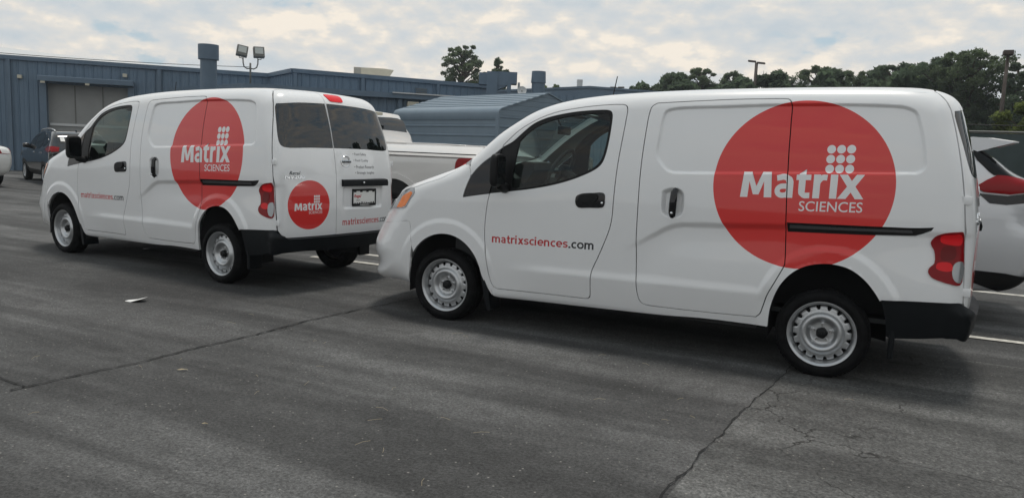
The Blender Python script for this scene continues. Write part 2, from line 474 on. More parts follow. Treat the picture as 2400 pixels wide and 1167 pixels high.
_bt=catmull(np.stack([BZ,BY],1),30); _bzz,_bzy=_bt[:,0],_bt[:,1]
k_=np.ones(15)/15; _bzy=np.convolve(np.pad(_bzy,7,mode='edge'),k_,'valid')
FARCH=[(-.352,.20),(-.353,.298),(-.345,.43),(-.300,.55),(-.220,.64),(-.126,.697),(-.03,.722),(.06,.721),(.148,.695),(.232,.64),(.298,.562),(.335,.48),(.352,.414),(.40,.32),(.44,.255),(.45,.20)]
RARCH=[(2.575,.20),(2.578,.30),(2.584,.404),(2.604,.50),(2.645,.60),(2.705,.68),(2.78,.733),(2.87,.762),(2.965,.768),(3.06,.748),(3.145,.695),(3.215,.62),(3.262,.545),(3.295,.44),(3.31,.33),(3.315,.20)]
PANEL=[(1.735,1.690),(1.752,1.745),(1.80,1.768),(2.171,1.790),(2.607,1.808),(3.20,1.806),(3.30,1.795),(3.358,1.765),(3.386,1.70),(3.411,1.613),(3.435,1.48),(3.436,1.41),(3.40,1.376),(3.32,1.368),(2.77,1.344),(1.90,1.304),(1.845,1.306),(1.806,1.322),(1.735,1.40),(1.719,1.446),(1.725,1.56)]
CREASE=[(1.48,.735),(1.629,.803),(1.755,.881),(1.85,.937),(1.93,.965),(2.026,.974),(2.238,.985),(2.64,1.008),(3.3,1.02),(3.9,1.04)]
_panel=catmull(PANEL,6,True)
_fa=catmull(FARCH,6); _ra=catmull(RARCH,6); _cr=catmull(CREASE,8)
GPAN=Grid(lambda q: segdist(q,_panel),1.5,3.7,1.0,2.05,.01)
GFA=Grid(lambda q: segdist(q,_fa,False),-.8,.9,.1,1.3,.012)
GRA=Grid(lambda q: segdist(q,_ra,False),2.2,3.9,.1,1.3,.012)
HS=np.array([(1.789,1.143),(1.792,1.176),(1.83,1.199),(1.912,1.202),(1.947,1.174),(1.957,1.11),(1.951,1.028),(1.926,1.001),(1.838,.996),(1.800,1.023)])
_hs=catmull(HS,5,True)
GHS=Grid(lambda q: segdist(q,_hs),1.6,2.15,.85,1.35,.006)
def Bfun(x,z):
    b=bz(z)
    # cabin narrows towards the windscreen, nose narrows a little
    t=sstep((1.3-x)/1.4)*sstep((z-.95)/.75)
    b=b-.05*t
    b=b-.05*sstep((-.1-x)/.8)
    # rear taper
    b=b-.022*sstep((x-3.0)/.8)*sstep((z-.4)/.6)
    return b
def Dfun(x,z):
    d=np.zeros_like(x)
    d=d-.017*sstep((-GPAN(x,z)+.003)/.026)
    # crease below the handle line
    zc=np.interp(x,_cr[:,0],_cr[:,1]); w=zc-z
    amp=.022*sstep((x-1.5)/.35)*(1-.3*sstep((x-2.5)/.6))
    d=d-amp*sstep((w+.004)/.05)*(1-sstep((w-.05)/.40))
    # ledge low on the doors
    zl=.478+.012*x+.0*x; v=z-zl
    fade=sstep((x-.45)/.5)*(1-sstep((x-2.45)/.15))
    d=d+fade*np.where(v>0,.011*np.exp(-(v/.045)**2),.011-.10*(-v))
    # flares
    ra=GFA(x,z); up=sstep((z-.35)/.2)
    inner=.011*(1-sstep((ra-.085)/.045))*up
    d=d+inner
    rb=GRA(x,z)
    d=d+.016*(1-sstep((rb-.075)/.045))*sstep((z-.45)/.15)
    d=d+.004*(1-sstep(ra/.012))+.004*(1-sstep(rb/.012))
    # cup behind sliding door handle
    d=d-.032*sstep((-GHS(x,z)+.002)/.034)
    return d
def van_F(P,detail=True):
    x,y,z=P[:,0],P[:,1],P[:,2]; ay=np.sqrt(y*y+1e-6)
    q=(ay/.85)
    fr=sstep((1.6-x)/2.0)      # front part
    rr=sstep((x-2.6)/1.0)
    xs=x-(.165+.055*(1-sstep((z-.75)/.35)))*q*q*fr+.090*q*q*rr
    zs=z+.030*q*q*sstep((z-1.2)/.5)*sstep((x-.3)/.8)+.02*q*q*sstep((z-.85)/.2)*(1-sstep((x-.0)/.4))
    dx=np.abs(y-.26)-.27; dz=np.abs(z-.885)-.075; rc=np.hypot(np.maximum(dx,0),np.maximum(dz,0))+np.minimum(np.maximum(dx,dz),0)-.045
    xs=xs+np.where(x>3.4,.018*sstep((-rc+.002)/.03),0)
    g=GP(xs,zs)
    s=ay-Bfun(x,z)-(Dfun(x,z) if detail else 0)
    lowfront=sstep((-.1-x)/.5)*sstep((1.15-z)/.2)
    roof=sstep((z-1.3)/.4)*sstep((x-.2)/.8)
    rear=sstep((x-3.2)/.4)
    k=.10+.20*lowfront+.03*roof+.03*rear
    k=np.where(z<.5,np.minimum(k,.05+.25*lowfront),k)
    return smax(s,g,k)

def van_side(q): return SIDE.map(q,van_F)[0]
SIDE=Chart('side'); TOP=Chart('top'); REARG=Chart('rearg',(2.6,0,1.0)); FRONTG=Chart('frontg',(.5,0,.6)); REAR=Chart('rear'); FRONT=Chart('front')
# ------------------------------------------------------------------ ground
def asphalt(name, base, crack=False, seed=0.0):
    m=bpy.data.materials.new(name); m.use_nodes=True; nt=m.node_tree; b=nt.nodes['Principled BSDF']; L=nt.links.new
    N=lambda t,**k:_node(nt,t,**k)
    tc=N('ShaderNodeTexCoord')
    def mp(sc,rot=0.0):
        n=N('ShaderNodeMapping'); n.inputs['Scale'].default_value=sc; n.inputs['Rotation'].default_value=(0,0,rot); n.inputs['Location'].default_value=(seed,seed*.7,0); L(tc.outputs['Object'],n.inputs[0]); return n.outputs[0]
    def noise(v,s,d=6,r=.6,dist=0):
        n=N('ShaderNodeTexNoise'); n.inputs['Scale'].default_value=s; n.inputs['Detail'].default_value=d; n.inputs['Roughness'].default_value=r; n.inputs['Distortion'].default_value=dist; L(v,n.inputs['Vector']); return n.outputs[0]
    def mr(v,a,b_,c,d):
        n=N('ShaderNodeMapRange'); n.clamp=True
        for i,x in enumerate((a,b_,c,d)): n.inputs[i+1].default_value=x
        L(v,n.inputs[0]); return n.outputs[0]
    def mul(a,b_):
        n=N('ShaderNodeMath',operation='MULTIPLY'); L(a,n.inputs[0])
        if hasattr(b_,'type'): L(b_,n.inputs[1])
        else: n.inputs[1].default_value=b_
        return n.outputs[0]
    p=mp((1,1,1))
    streak=mul(mr(noise(mp((.13,1.5,1),.05),1.0,5,.55,.35),.44,.58,.60,1.14),mr(noise(mp((.5,2.6,1),-.12),1.0,5,.6,.4),.40,.60,.84,1.13))
    blot=mr(noise(p,.55,6,.62,.4),.35,.68,.72,1.2)
    grain=mul(mr(noise(p,55,3,.75),.30,.72,.40,1.70),mr(noise(p,150,2,.7),.3,.7,.7,1.3))
    mid=mr(noise(p,9,6,.7),.34,.66,.80,1.2)
    f=mul(mul(streak,blot),mul(grain,mid))
    mixc=N('ShaderNodeMix',data_type='RGBA',blend_type='MULTIPLY'); mixc.inputs[0].default_value=1; mixc.inputs[6].default_value=(*base,1); L(f,mixc.inputs[7])
    col=mixc.outputs[2]
    # pale chips of stone, dark open pores
    vo=N('ShaderNodeTexVoronoi'); vo.inputs['Scale'].default_value=34; L(p,vo.inputs['Vector'])
    sep=N('ShaderNodeSeparateColor'); L(vo.outputs['Color'],sep.inputs[0])
    chip=mul(mr(vo.outputs['Distance'],.10,.22,1,0),mr(sep.outputs[0],.84,.88,0,.9))
    m2=N('ShaderNodeMix',data_type='RGBA'); L(chip,m2.inputs[0]); L(col,m2.inputs[6]); m2.inputs[7].default_value=(.26,.25,.23,1); col=m2.outputs[2]
    pores=mul(mr(noise(p,30,4,.78),.58,.68,0,1),mr(noise(p,.9,4,.6),.46,.62,.30,.95))
    m3=N('ShaderNodeMix',data_type='RGBA'); L(pores,m3.inputs[0]); L(col,m3.inputs[6]); m3.inputs[7].default_value=(.012,.012,.012,1); col=m3.outputs[2]
    h=noise(p,70,4,.7)
    if crack:
        ve=N('ShaderNodeTexVoronoi',feature='DISTANCE_TO_EDGE'); ve.inputs['Scale'].default_value=1.35
        wob=N('ShaderNodeMix',data_type='RGBA'); wob.inputs[0].default_value=.22; L(p,wob.inputs[6])
        nn=N('ShaderNodeTexNoise'); nn.inputs['Scale'].default_value=5; nn.inputs['Detail'].default_value=5; L(p,nn.inputs['Vector']); L(nn.outputs['Color'],wob.inputs[7]); L(wob.outputs[2],ve.inputs['Vector'])
        ck=mul(mr(ve.outputs['Distance'],.002,.007,1,0),mr(noise(p,.8,2),.44,.56,0,.9))
        m4=N('ShaderNodeMix',data_type='RGBA'); L(ck,m4.inputs[0]); L(col,m4.inputs[6]); m4.inputs[7].default_value=(.012,.011,.010,1); col=m4.outputs[2]
    L(col,b.inputs['Base Color']); b.inputs['Roughness'].default_value=.82; b.inputs['Specular IOR Level'].default_value=.35
    bp=N('ShaderNodeBump'); bp.inputs['Strength'].default_value=.55; bp.inputs['Distance'].default_value=.006; L(h,bp.inputs['Height']); L(bp.outputs[0],b.inputs['Normal'])
    return m
def sheet(name,poly,z,m):
    me=bpy.data.meshes.new(name); me.from_pydata([(x,y,z) for x,y in poly],[],[tuple(range(len(poly)))]); me.materials.append(m)
    return tag(obj(name,me),kind='structure')
sheet('parking_lot',[(-260,-160),(260,-160),(260,260),(-260,260)],0,asphalt('asphalt',(.088,.088,.087)))
sheet('old_asphalt',[(2.36,-8.5),(2.53,-3.16),(2.57,-2.39),(2.65,-1.52),(2.73,-.88),(2.84,.3),(9,.3),(9,-8.5)],.004,asphalt('old_asphalt',(.098,.098,.095),True,3.7))
CRACK=mat('crack_shadow',(.009,.009,.009),.9)
def crack(pts,w,seed):
    r=random.Random(seed); P=resample(pts,.05,False); n=len(P); V=[];F_=[]
    dx=0
    for i,p in enumerate(P):
        t=P[min(i+1,n-1)]-P[max(i-1,0)]; t=t/np.linalg.norm(t); q=np.array([-t[1],t[0]])
        dx=dx*.8+r.uniform(-.012,.012); ww=w*r.uniform(.35,1.3)
        c=p+q*dx
        V+=[(*(c+q*ww/2),.008),(*(c-q*ww/2),.008)]
    F_=[(2*i,2*i+1,2*i+3,2*i+2) for i in range(n-1)]
    me=bpy.data.meshes.new('pavement_crack'); me.from_pydata(V,[],F_); me.materials.append(CRACK); tag(obj('pavement_crack',me),kind='structure')
crack([(-.985,-3.78),(-.97,-3.70),(-.92,-3.2),(-.88,-2.81),(-.84,-2.1),(-.81,-1.15),(-.70,-.29),(-.62,.6)],.017,1)
crack([(-.97,-3.70),(-1.35,-3.66),(-1.9,-3.55),(-2.6,-3.5)],.012,2)
crack([(2.47,-4.6),(2.53,-3.16),(2.57,-2.39),(2.65,-1.52),(2.73,-.88),(2.84,.3)],.009,3)
crack([(-.83,-1.93),(-.80,-1.85),(-.86,-1.72)],.007,4)
LINE=mat('road_line_paint',(.52,.50,.45),.8,var=.35,vscale=14,detail=8)
for k,(x0,x1,y0,y1) in enumerate(((-3.2,12,1.20,1.30),(-1.5,12,4.16,4.27),(-9,-2.45,1.80,1.90))):
    sheet('parking_line',[(x0,y0),(x1,y0+.03),(x1,y1+.03),(x0,y1)],.004 if k!=0 else .008,LINE)
# litter
def scrap(loc,size,rz,label,seed,tilt=.25):
    r=random.Random(seed); m=MB(); n=7; pts=[]
    for k in range(n):
        a=2*math.pi*k/n; q=size*(.75+.4*r.random()); pts.append((q*math.cos(a),q*.62*math.sin(a),tilt*q*max(0,math.cos(a))*.8+.004))
    m.add([(0,0,.006)]+pts,[(0,k+1,(k+1)%n+1) for k in range(n)]); lo=[(x,y,z-.003) for x,y,z in m.v]; m.add(lo,[(0,(k+1)%n+1,k+1) for k in range(n)])
    o=m.obj('paper_scrap',PAPER,loc=loc); o.rotation_euler=(0,0,rz); return tag(o,label,'litter')
scrap((-2.51,-1.80,.0),.105,.4,'largest crumpled white paper scrap on the open asphalt left of the front van',1,.5)
scrap((-5.15,.42,.0),.07,.1,'thin white paper scrap beside the rear van between its wheels',2)
LEAF=mat('dry_leaf',(.36,.30,.20),.7)
def leaf(loc,s,rz,label):
    m=MB(); m.add([(-s,0,.006),(-.3*s,.22*s,.012),(.5*s,.2*s,.010),(s,0,.008),(.5*s,-.2*s,.012),(-.3*s,-.22*s,.007)],[(0,1,2,3),(0,3,4,5)]); o=m.obj('dry_leaf',LEAF,loc=loc); o.rotation_euler=(0,0,rz)
    if label: tag(o,label,'leaf')
    return o
leaf((-.53,-3.02,.004),.036,.5,'single pale dry leaf on the asphalt just past the long crack')
leaf((.30,-3.6,.004),.02,.2,'tiny pale leaf at the lower left of the asphalt')
def straw():
    r=random.Random(12); m=MB()
    for i in range(46):
        x=r.uniform(-1.5,5.5); y=r.uniform(-4.2,-1.1); l=r.uniform(.015,.05); a=r.uniform(0,6.28); bnd=r.uniform(-.5,.5)
        p=[(x,y,.012),(x+l*math.cos(a),y+l*math.sin(a),.016),(x+l*math.cos(a)+l*math.cos(a+bnd),y+l*math.sin(a)+l*math.sin(a+bnd),.012)]
        m.tube(p,.0009,4)
    tag(m.obj('fallen_pine_needles',LEAF),kind='stuff')
straw()

# ------------------------------------------------------------------ grey metal buildings
SID=mat('blue_grey_siding',(.112,.168,.232),.5,var=.10,vscale=1.2)
SIDT=mat('blue_grey_trim',(.102,.150,.205),.5,var=.08,vscale=2)
SHED=mat('grey_blue_carport_sheet',(.17,.225,.275),.45,var=.06,vscale=2)
ROOFW=mat('pale_roof_sheet',(.55,.56,.56),.5)
CURT=mat('grey_door_curtain',(.27,.275,.27),.7,var=.06,vscale=2)
LAMPG=mat('grey_lamp_metal',(.13,.13,.12),.5)
CREAM=mat('cream_sheet_metal',(.50,.47,.38),.6,var=.06)
class Frame2:
    """a vertical plane through a (x,y) towards b; n points to the front"""
    def __init__(s,a,b,flip=False):
        s.a=np.array(a,float); d=np.array(b,float)-s.a; s.L=np.linalg.norm(d); s.d=d/s.L; s.n=np.array([s.d[1],-s.d[0]])
        if flip: s.n=-s.n
        s.rz=math.atan2(s.d[1],s.d[0])
    def P(s,t,o,z): q=s.a+s.d*t+s.n*o; return (float(q[0]),float(q[1]),z)
def fbox(F,t0,t1,o0,o1,z0,z1,mb=None,bev=0,mi=0):
    mb=mb or MB(); R=Matrix.Rotation(F.rz,3,'Z'); mb.box(F.P((t0+t1)/2,(o0+o1)/2,(z0+z1)/2),(t1-t0,abs(o1-o0),z1-z0),mi,R,bev); return mb
PANEL_CACHE={}
def siding(F,parent,t0,t1,z0,z1,w=.305,m=SID,skip=None):
    n=int(round((t1-t0)/w)); w=(t1-t0)/n
    for i in range(n):
        a=t0+i*w; zz0=z0
        if skip and a+w>skip[0]+.02 and a<skip[1]-.02: zz0=skip[2]
        key=(round(w,3),round(z1-zz0,3),m.name,F.n[0]*F.d[1]-F.n[1]*F.d[0]>0)
        if key not in PANEL_CACHE:
            h=z1-zz0; sgn=-1 if key[3] else 1
            pr=[(0,.0),(0,.034),(.022,.034),(.042,.004),(.50*w,.004),(.50*w+.008,.012),(.50*w+.024,.012),(.50*w+.032,.004),(w-.022,.004),(w-.003,.030),(w-.003,0)]
            mb=MB(); mb.prism([(x,sgn*y) for x,y in pr],'z',0,h); PANEL_CACHE[key]=mb.mesh('siding_panel',m)
        o=obj('siding_panel',PANEL_CACHE[key],parent,F.P(a,0,zz0)); o.rotation_euler=(0,0,F.rz)
def building():
    b=empty('warehouse',(0,0,0),0,'long blue-grey metal warehouse with the big grey roll-up door','building')
    F1=Frame2((-28.7,8.04),(-19.57,17.69)); T=F1.L; off1=4.0   # t=off1 at the frame's left edge
    F2=Frame2((-16.99,16.19),(-12.0,22.77)); F3=Frame2((-19.57,17.69),(-16.99,16.19))
    dt=(off1+1.46,off1+4.12,3.22)
    core=MB(); back=14
    def wallpoly(F,t0,t1,z0,z1): 
        fbox(F,t0,t1,-.30,-.012,z0,z1,core)
    wallpoly(F1,0,dt[0]-.02,0,4.05); wallpoly(F1,dt[1]+.02,T,0,4.05); wallpoly(F1,dt[0]-.02,dt[1]+.02,dt[2],4.05); wallpoly(F2,0,F2.L,0,4.05); wallpoly(F3,0,F3.L,0,4.05)
    core.obj('wall',SID,b)
    siding(F1,b,0,T,0,4.0,skip=dt); siding(F2,b,0,F2.L,0,4.0); siding(F3,b,0,F3.L,0,4.0,w=.3)
    tr=MB()
    for F in (F1,F2,F3): fbox(F,-.03,F.L+.03,-.05,.10,3.99,4.14,tr)
    tr.obj('eave_trim',SIDT,b)
    for F,t in ((F1,off1+.26),(F1,off1+5.23),(F2,2.6),(F2,5.7),(F2,.06)):
        fbox(F,t-.06,t+.06,0.036,.12,0,3.98).obj('downpipe',SIDT,b)
    rf=MB(); q=[F1.P(0,-.05,4.13),F1.P(T,-.05,4.13),F1.P(T,-9,4.5),F1.P(0,-9,5.35)]
    rf.add(q+[(x,y,z-.1) for x,y,z in q],[(0,1,2,3),(7,6,5,4),(0,4,5,1),(1,5,6,2),(2,6,7,3),(3,7,4,0)])
    q=[F2.P(0,-.05,4.13),F2.P(F2.L,-.05,4.13),F2.P(F2.L,-9,4.3),F2.P(0,-9,4.3)]
    rf.add(q+[(x,y,z-.1) for x,y,z in q],[(0,1,2,3),(7,6,5,4),(0,4,5,1),(1,5,6,2),(2,6,7,3),(3,7,4,0)])
    rf.obj('roof',ROOFW,b)
    # roll-up door
    rd=MB(); fbox(F1,dt[0]-.05,dt[1]+.05,-.22,-.16,0,3.55,rd); dr=rd.obj('roll_up_door',CURT,b)
    for z in (.55,1.74,): fbox(F1,dt[0]+.02,dt[1]-.02,-.155,-.11,z-.045,z+.045).obj('door_bar',ROOFW,dr)
    for t in (.85,1.78): fbox(F1,dt[0]+t,dt[0]+t+.03,-.158,-.14,1.8,3.2).obj('door_strap',LAMPG,dr)
    for t in (dt[0]-.24,dt[1]+.02): fbox(F1,t,t+.22,.0,.14,0,3.26).obj('door_jamb',SIDT,b)
    fbox(F1,off1+1.22,off1+4.36,.02,.50,3.27,3.47,bev=.02).obj('door_hood',SIDT,b)
    for t,z in ((off1+.61,3.40),(off1+4.05,3.68)):
        m=MB(); fbox(F1,t-.075,t+.075,.04,.16,z-.07,z+.06,m,bev=.015); m.obj('wall_lamp',CREAM,b)
    for t in (1.42,2.85): fbox(F1,off1+t-.08,off1+t+.06,.5,.56,3.20,3.27).obj('hood_lamp',CREAM,b)
    lv=MB(); fbox(F1,off1+5.6,off1+6.4,.03,.07,3.0,3.35,lv); l=lv.obj('louvre',SIDT,b)
    lv=MB(); fbox(F2,4.75,5.25,.035,.07,3.42,3.80,lv); l=lv.obj('louvre',SIDT,b)
    for k in range(5): fbox(F2,4.77,5.23,.07,.095,3.45+.07*k,3.475+.07*k).obj('louvre_slat',LAMPG,l)
    return F1,F2
F1,F2=building()
def annex():
    b=empty('annex_building',(0,0,0),0,'low flat-roofed metal annex in front of the warehouse, chimney pipe before it','building')
    A=Frame2((-16.14,12.92),(-10.2,18.78)); Bf=Frame2((-20.9,14.6),(-16.14,12.92))
    core=MB(); fbox(A,.25,A.L,-.45,-.275,0,3.12,core); fbox(Bf,0,Bf.L-.28,-.45,-.275,0,3.12,core); core.obj('wall',SID,b)
    A2=Frame2(A.P(.25,-.27,0)[:2],A.P(A.L,-.27,0)[:2]); B2=Frame2(Bf.P(0,-.27,0)[:2],Bf.P(Bf.L-.25,-.27,0)[:2])
    siding(A2,b,0,A2.L,0,3.1); siding(B2,b,0,B2.L,0,3.1)
    r=MB(); q=[A.P(0,0,3.3),A.P(A.L,0,3.3),A.P(A.L,-6,3.36),(-20.9,17.4,3.36),Bf.P(0,0,3.3)]
    r.add(q+[(x,y,z-.19) for x,y,z in q],[(0,1,2,3,4),(9,8,7,6,5)]+[(i,i+5,(i+1)%5+5,(i+1)%5) for i in range(5)]); r.obj('roof',SIDT,b)
    for t in (3.1,5.2,6.0): fbox(A,t-.06,t+.06,-.23,-.13,0,3.1).obj('downpipe',SIDT,b)
    g=MB(); fbox(A,4.9,A.L,.01,.06,3.275,3.315,g); g.obj('edge_highlight',ROOFW,b)  # bright highlight along the annex roof edge, put in as a pale strip
    m=MB(); fbox(A,5.45,5.85,-.23,-.02,2.72,3.02,m,bev=.02); m.obj('wall_lamp',CREAM,b)
annex()
def rooftop():
    c=MB(); c.lathe([(.215,0),(.215,3.58)],'z',(0,0,0),36); o=empty('exhaust_stack',(-13.72,9.25,0),0,'tall fat grey exhaust stack with a wider collar, left of the floodlights','chimney')
    c.obj('pipe',SIDT,o,smooth=True); c=MB(); c.lathe([(.217,3.55),(.268,3.56),(.268,3.955),(.262,3.96),(.235,3.96),(.235,3.6)],'z',(0,0,0),36); c.obj('collar',SIDT,o,angle=40)
    # floodlights
    o=empty('floodlight_pole',(-17.22,14.29,3.30),0,'pair of square floodlights on a forked pole above the annex roof','floodlight')
    d=np.array([.62,.785]); 
    def Q(s,z,f=0): return (d[0]*s+d[1]*f,d[1]*s-d[0]*f,z-3.30)
    m=MB(); m.tube([Q(0,3.30),Q(0,4.12)],.032,8); m.obj('pole',LAMPG,o,smooth=True)
    for s,tip,ang in ((-1,-.26,-10),(1,.27,2)):
        m=MB(); m.tube([Q(0,3.93),Q(s*.12,3.92),Q(s*.21,3.98),Q(tip*.92,4.10),Q(tip*.95,4.28)],.022,8); m.obj('fork_arm',LAMPG,o,smooth=True)
        R=Matrix.Rotation(math.atan2(d[1],d[0]),3,'Z')@Matrix.Rotation(rad(-14),3,'X')@Matrix.Rotation(rad(-ang),3,'Y')
        hd=MB(); cc=Vector(Q(tip*1.05,4.50)); hd.box(cc,(.37,.20,.37),R=R,bev=.02); h=hd.obj('lamp_head',LAMPG,o)
        gl=MB(); gl.box(cc+R@Vector((0,-.103,.03)),(.27,.012,.22),R=R); gl.obj('lamp_glass',mat('lamp_glass',(.42,.44,.42),.08,metal=.3),h)
        bk=MB(); bk.tube([cc+R@Vector((-.07,0,-.19)),cc+R@Vector((-.06,0,-.25)),cc+R@Vector((.06,0,-.25)),cc+R@Vector((.07,0,-.19))],.014,6); bk.obj('lamp_bracket',LAMPG,h)
    # duct unit
    o=empty('roof_duct_unit',(-11.24,20.01,3.33),0,'boxy blue-grey duct unit with hanging elbow on the annex roof','duct unit')
    G=Frame2((0,0),(1.30,.68))
    def gb(nm,*a): fbox(G,*a).obj(nm,SIDT,o)
    gb('left_duct' if 0 else 'duct_box',0,.30,-.7,0,.60,1.04); gb('duct_box',.302,.72,-.8,.06,.20,1.09); gb('duct_box',.722,1.08,-.7,.02,.58,1.10); gb('duct_box',1.082,1.46,-.7,.02,.66,1.10)
    gb('duct_elbow',1.09,1.24,-.4,.05,.14,.655); gb('duct_base',.34,1.05,-.7,.0,0,.198); gb('duct_base',1.06,1.28,-.4,.06,0,.138)
    w=MB(); w.prism([(.72,.40),(.72,.58),(1.08,.58)],'y',-.5,-.01); w.v=[G.P(x,-y-.5,z) for x,y,z in w.v]; w.obj('duct_transition',SIDT,o)
    p=MB(); p.tube([G.P(1.55,-.4,0),G.P(1.55,-.4,.75)],.05,8); p.obj('vent_pipe',ROOFW,o)
    o=empty('roof_vent',(-9.20,21.03,3.33),0,'fat round grey roof vent with flared hood, right of the duct unit','roof vent')
    c=MB(); c.lathe([(.29,0),(.29,.03),(.255,.04),(.255,.74)],'z',(0,0,0),30); c.obj('vent_pipe',SIDT,o,angle=40); c=MB(); c.lathe([(.255,.72),(.285,.725),(.265,1.16),(.02,1.17)],'z',(0,0,0),30); c.obj('vent_hood',SIDT,o,angle=40)
    o=empty('satellite_dish',(-9.75,20.75,3.33),0,'small pale satellite dish between duct unit and round vent','satellite dish')
    c=MB(); R=Matrix.Rotation(rad(70),3,'X')@Matrix.Rotation(rad(25),3,'Y')
    c.lathe([(.001,0),(.07,.007),(.13,.03),(.175,.055)],'z',(0,0,0),24); c.v=[tuple(R@Vector(v)+Vector((0,0,.40))) for v in c.v]; c.obj('dish',ROOFW,o,smooth=True)
    c=MB(); c.tube([(0,0,0),(0,0,.42)],.02,6); c.obj('mast',LAMPG,o)
    # cream intake hood on warehouse roof, and a low one
    o=empty('roof_intake_hood',(-18.85,22.15,4.2),0,'cream wedge-ended sheet metal box on the warehouse roof','roof unit')
    G2=Frame2((0,0),(1.38,1.04)); m=MB(); fbox(G2,0,1.35,-.6,0,.0,.70,m); m.obj('casing',CREAM,o)
    m=MB(); m.prism([(1.35,.0),(1.35,.70),(1.78,.66),(1.58,.36)],'y',0,.6); m.v=[G2.P(x,-y,z) for x,y,z in m.v]; m.obj('hood_lip',CREAM,o)
    m=MB(); fbox(G2,.02,.32,0,.012,.02,.68,m); m.obj('side_plate',mat('grey_plate',(.30,.29,.26),.6),o)
    # distant gabled building
    b=empty('distant_warehouse',(0,0,0),0,'distant low blue-grey warehouse with shallow gable and small white roof vent','building')
    D=Frame2((-18.5,33.3),(-7.2,37.7)); 
    core=MB(); pts=[(0,0),(D.L,0),(D.L,4.95),(6.3,5.20),(0,4.72)]
    m=MB(); m.prism(pts,'y',0,.3); m.v=[D.P(x,-y-.01,z) for x,y,z in m.v]; m.obj('wall',SID,b)
    siding(D,b,0,D.L,0,4.70,w=.42)
    m=MB(); m.prism([(0,4.70),(6.3,5.18),(D.L,4.93),(D.L,5.05),(6.3,5.30),(0,4.82)],'y',-.06,8); m.v=[D.P(x,-y,z) for x,y,z in m.v]; m.obj('roof',SIDT,b)
    o=empty('white_roof_vent',(-13.3,35.72,5.0),0,'small white cylindrical vent on the distant gabled roof','roof vent')
    c=MB(); c.lathe([(.12,0),(.12,.28),(.165,.29),(.17,.66),(.02,.67)],'z',(0,0,0),20); c.obj('vent_pipe',ROOFW,o,angle=40)
rooftop()
def carport():
    o=empty('carport_shed',(0,0,0),0,'grey-blue carport shed of horizontal ribbed sheets with rounded eaves','shed')
    c=(-6.86,13.28); L=Frame2((-11.64,15.06),c); E=Frame2(c,(-5.50,16.92))
    H=2.42; w=E.L
    n=9; h=H/n
    key={}
    def row(F,k,t0,t1,par):
        z=k*h; pr=[(0,z),(.012,z),(.012,z+h*.72),(.034,z+h*.80),(.034,z+h*.93),(.012,z+h*.995),(0,z+h*.995)]
        m=MB(); m.prism(pr,'x',t0,t1); m.v=[F.P(x,y,zz) for x,y,zz in m.v]; m.obj('siding_panel',SHED,par)
    for k in range(n): row(L,k,0,L.L,o); row(E,k,0,E.L,o)
    core=MB(); fbox(L,0,L.L,-.08,-.002,0,H+.1,core); fbox(E,0.05,E.L,-.08,-.002,0,H,core); core.obj('wall_frame',SHED,o)
    # gable rows
    def xin(z): return .02 if z<=H+.17 else .06+(z-(H+.17))/(3.155-H-.17)*(w/2-.06)
    zs=[H,H+.16,H+.32,H+.48,H+.62,3.15]
    for z,z1 in zip(zs[:-1],zs[1:]):
        x0,x1=xin(z),min(w/2-.01,xin(z1-.006))
        mb=MB(); pr=[(x0,z),(w-x0,z)]+([(w-.02,H+.17)] if z<H+.17<z1 else [])+[(w-x1,z1-.006),(x1,z1-.006)]+([(.02,H+.17)] if z<H+.17<z1 else [])
        mb.prism(pr,'y',0,.025); mb.v=[E.P(x,y,zz) for x,y,zz in mb.v]; mb.obj('gable_panel',SHED,o)
    # roof with rounded eaves, swept along the long side
    prof=[(-.045,H-.10),(-.05,H+.06),(-.025,H+.14),(.04,H+.20),(.14,H+.235),(w/2,3.20)]; prof=prof+[(w-x,z) for x,z in prof[::-1][1:]]
    inn=[(x*(1-.03/w)+.015,z-.035) for x,z in prof]
    rv=MB(); NN=len(prof)
    for s in (-.06,L.L+.0):
        for (x,z) in prof+inn[::-1]:
            q=np.array(c)-L.d*s+E.d*x; rv.v.append((float(q[0]),float(q[1]),z))
    M2=2*NN; rv.f=[(i,(i+1)%M2,M2+(i+1)%M2,M2+i) for i in range(M2)]+[(i,i+1,M2-2-i,M2-1-i) for i in range(NN-1)]+[(M2+i,M2+M2-1-i,M2+M2-2-i,M2+i+1) for i in range(NN-1)]; rv.m=[0]*len(rv.f)
    rv.obj('roof',SHED,o,angle=30)
    for k in range(7):
        x=.35+k*(w/2-.4)/6; z=H+.235+(3.20-H-.235)*(x-.14)/(w/2-.14)
        m=MB(); a=np.array(c)+L.d*.2+E.d*x; b=np.array(c)-L.d*L.L+E.d*x; m.tube([(*a,z+.006),(*b,z+.006)],.014,5); m.obj('roof_rib',SHED,o)
    m=MB(); fbox(L,L.L-.06,L.L+.05,-.02,.05,0,H+.05,m); m.obj('corner_post',SHED,o)
carport()
def fence():
    o=empty('screened_fence',(0,0,0),0,'dark green screened chain-link fence behind the silver car','fence')
    F=Frame2((-3,13.78),(17,13.55)); SCR=mat('dark_green_fence_screen',(.045,.062,.062),.85,var=.15,vscale=1.5,bump=.2,bscale=6)
    for k in range(8):
        t=k*2.5; p=MB(); a=F.P(t,-.03,0); p.tube([a,(a[0],a[1],2.30)],.03,8); p.obj('fence_post',LAMPG,o,smooth=True)
        if k<7: fbox(F,t+.02,t+2.48,0,.012,.06,2.22).obj('screen_panel',SCR,o)
    p=MB(); p.tube([F.P(0,-.03,2.27),F.P(17.6,-.03,2.27)],.022,8); p.obj('top_rail',LAMPG,o,smooth=True)
fence()
BROWN=mat('brown_pole_paint',(.055,.040,.032),.7,var=.1)
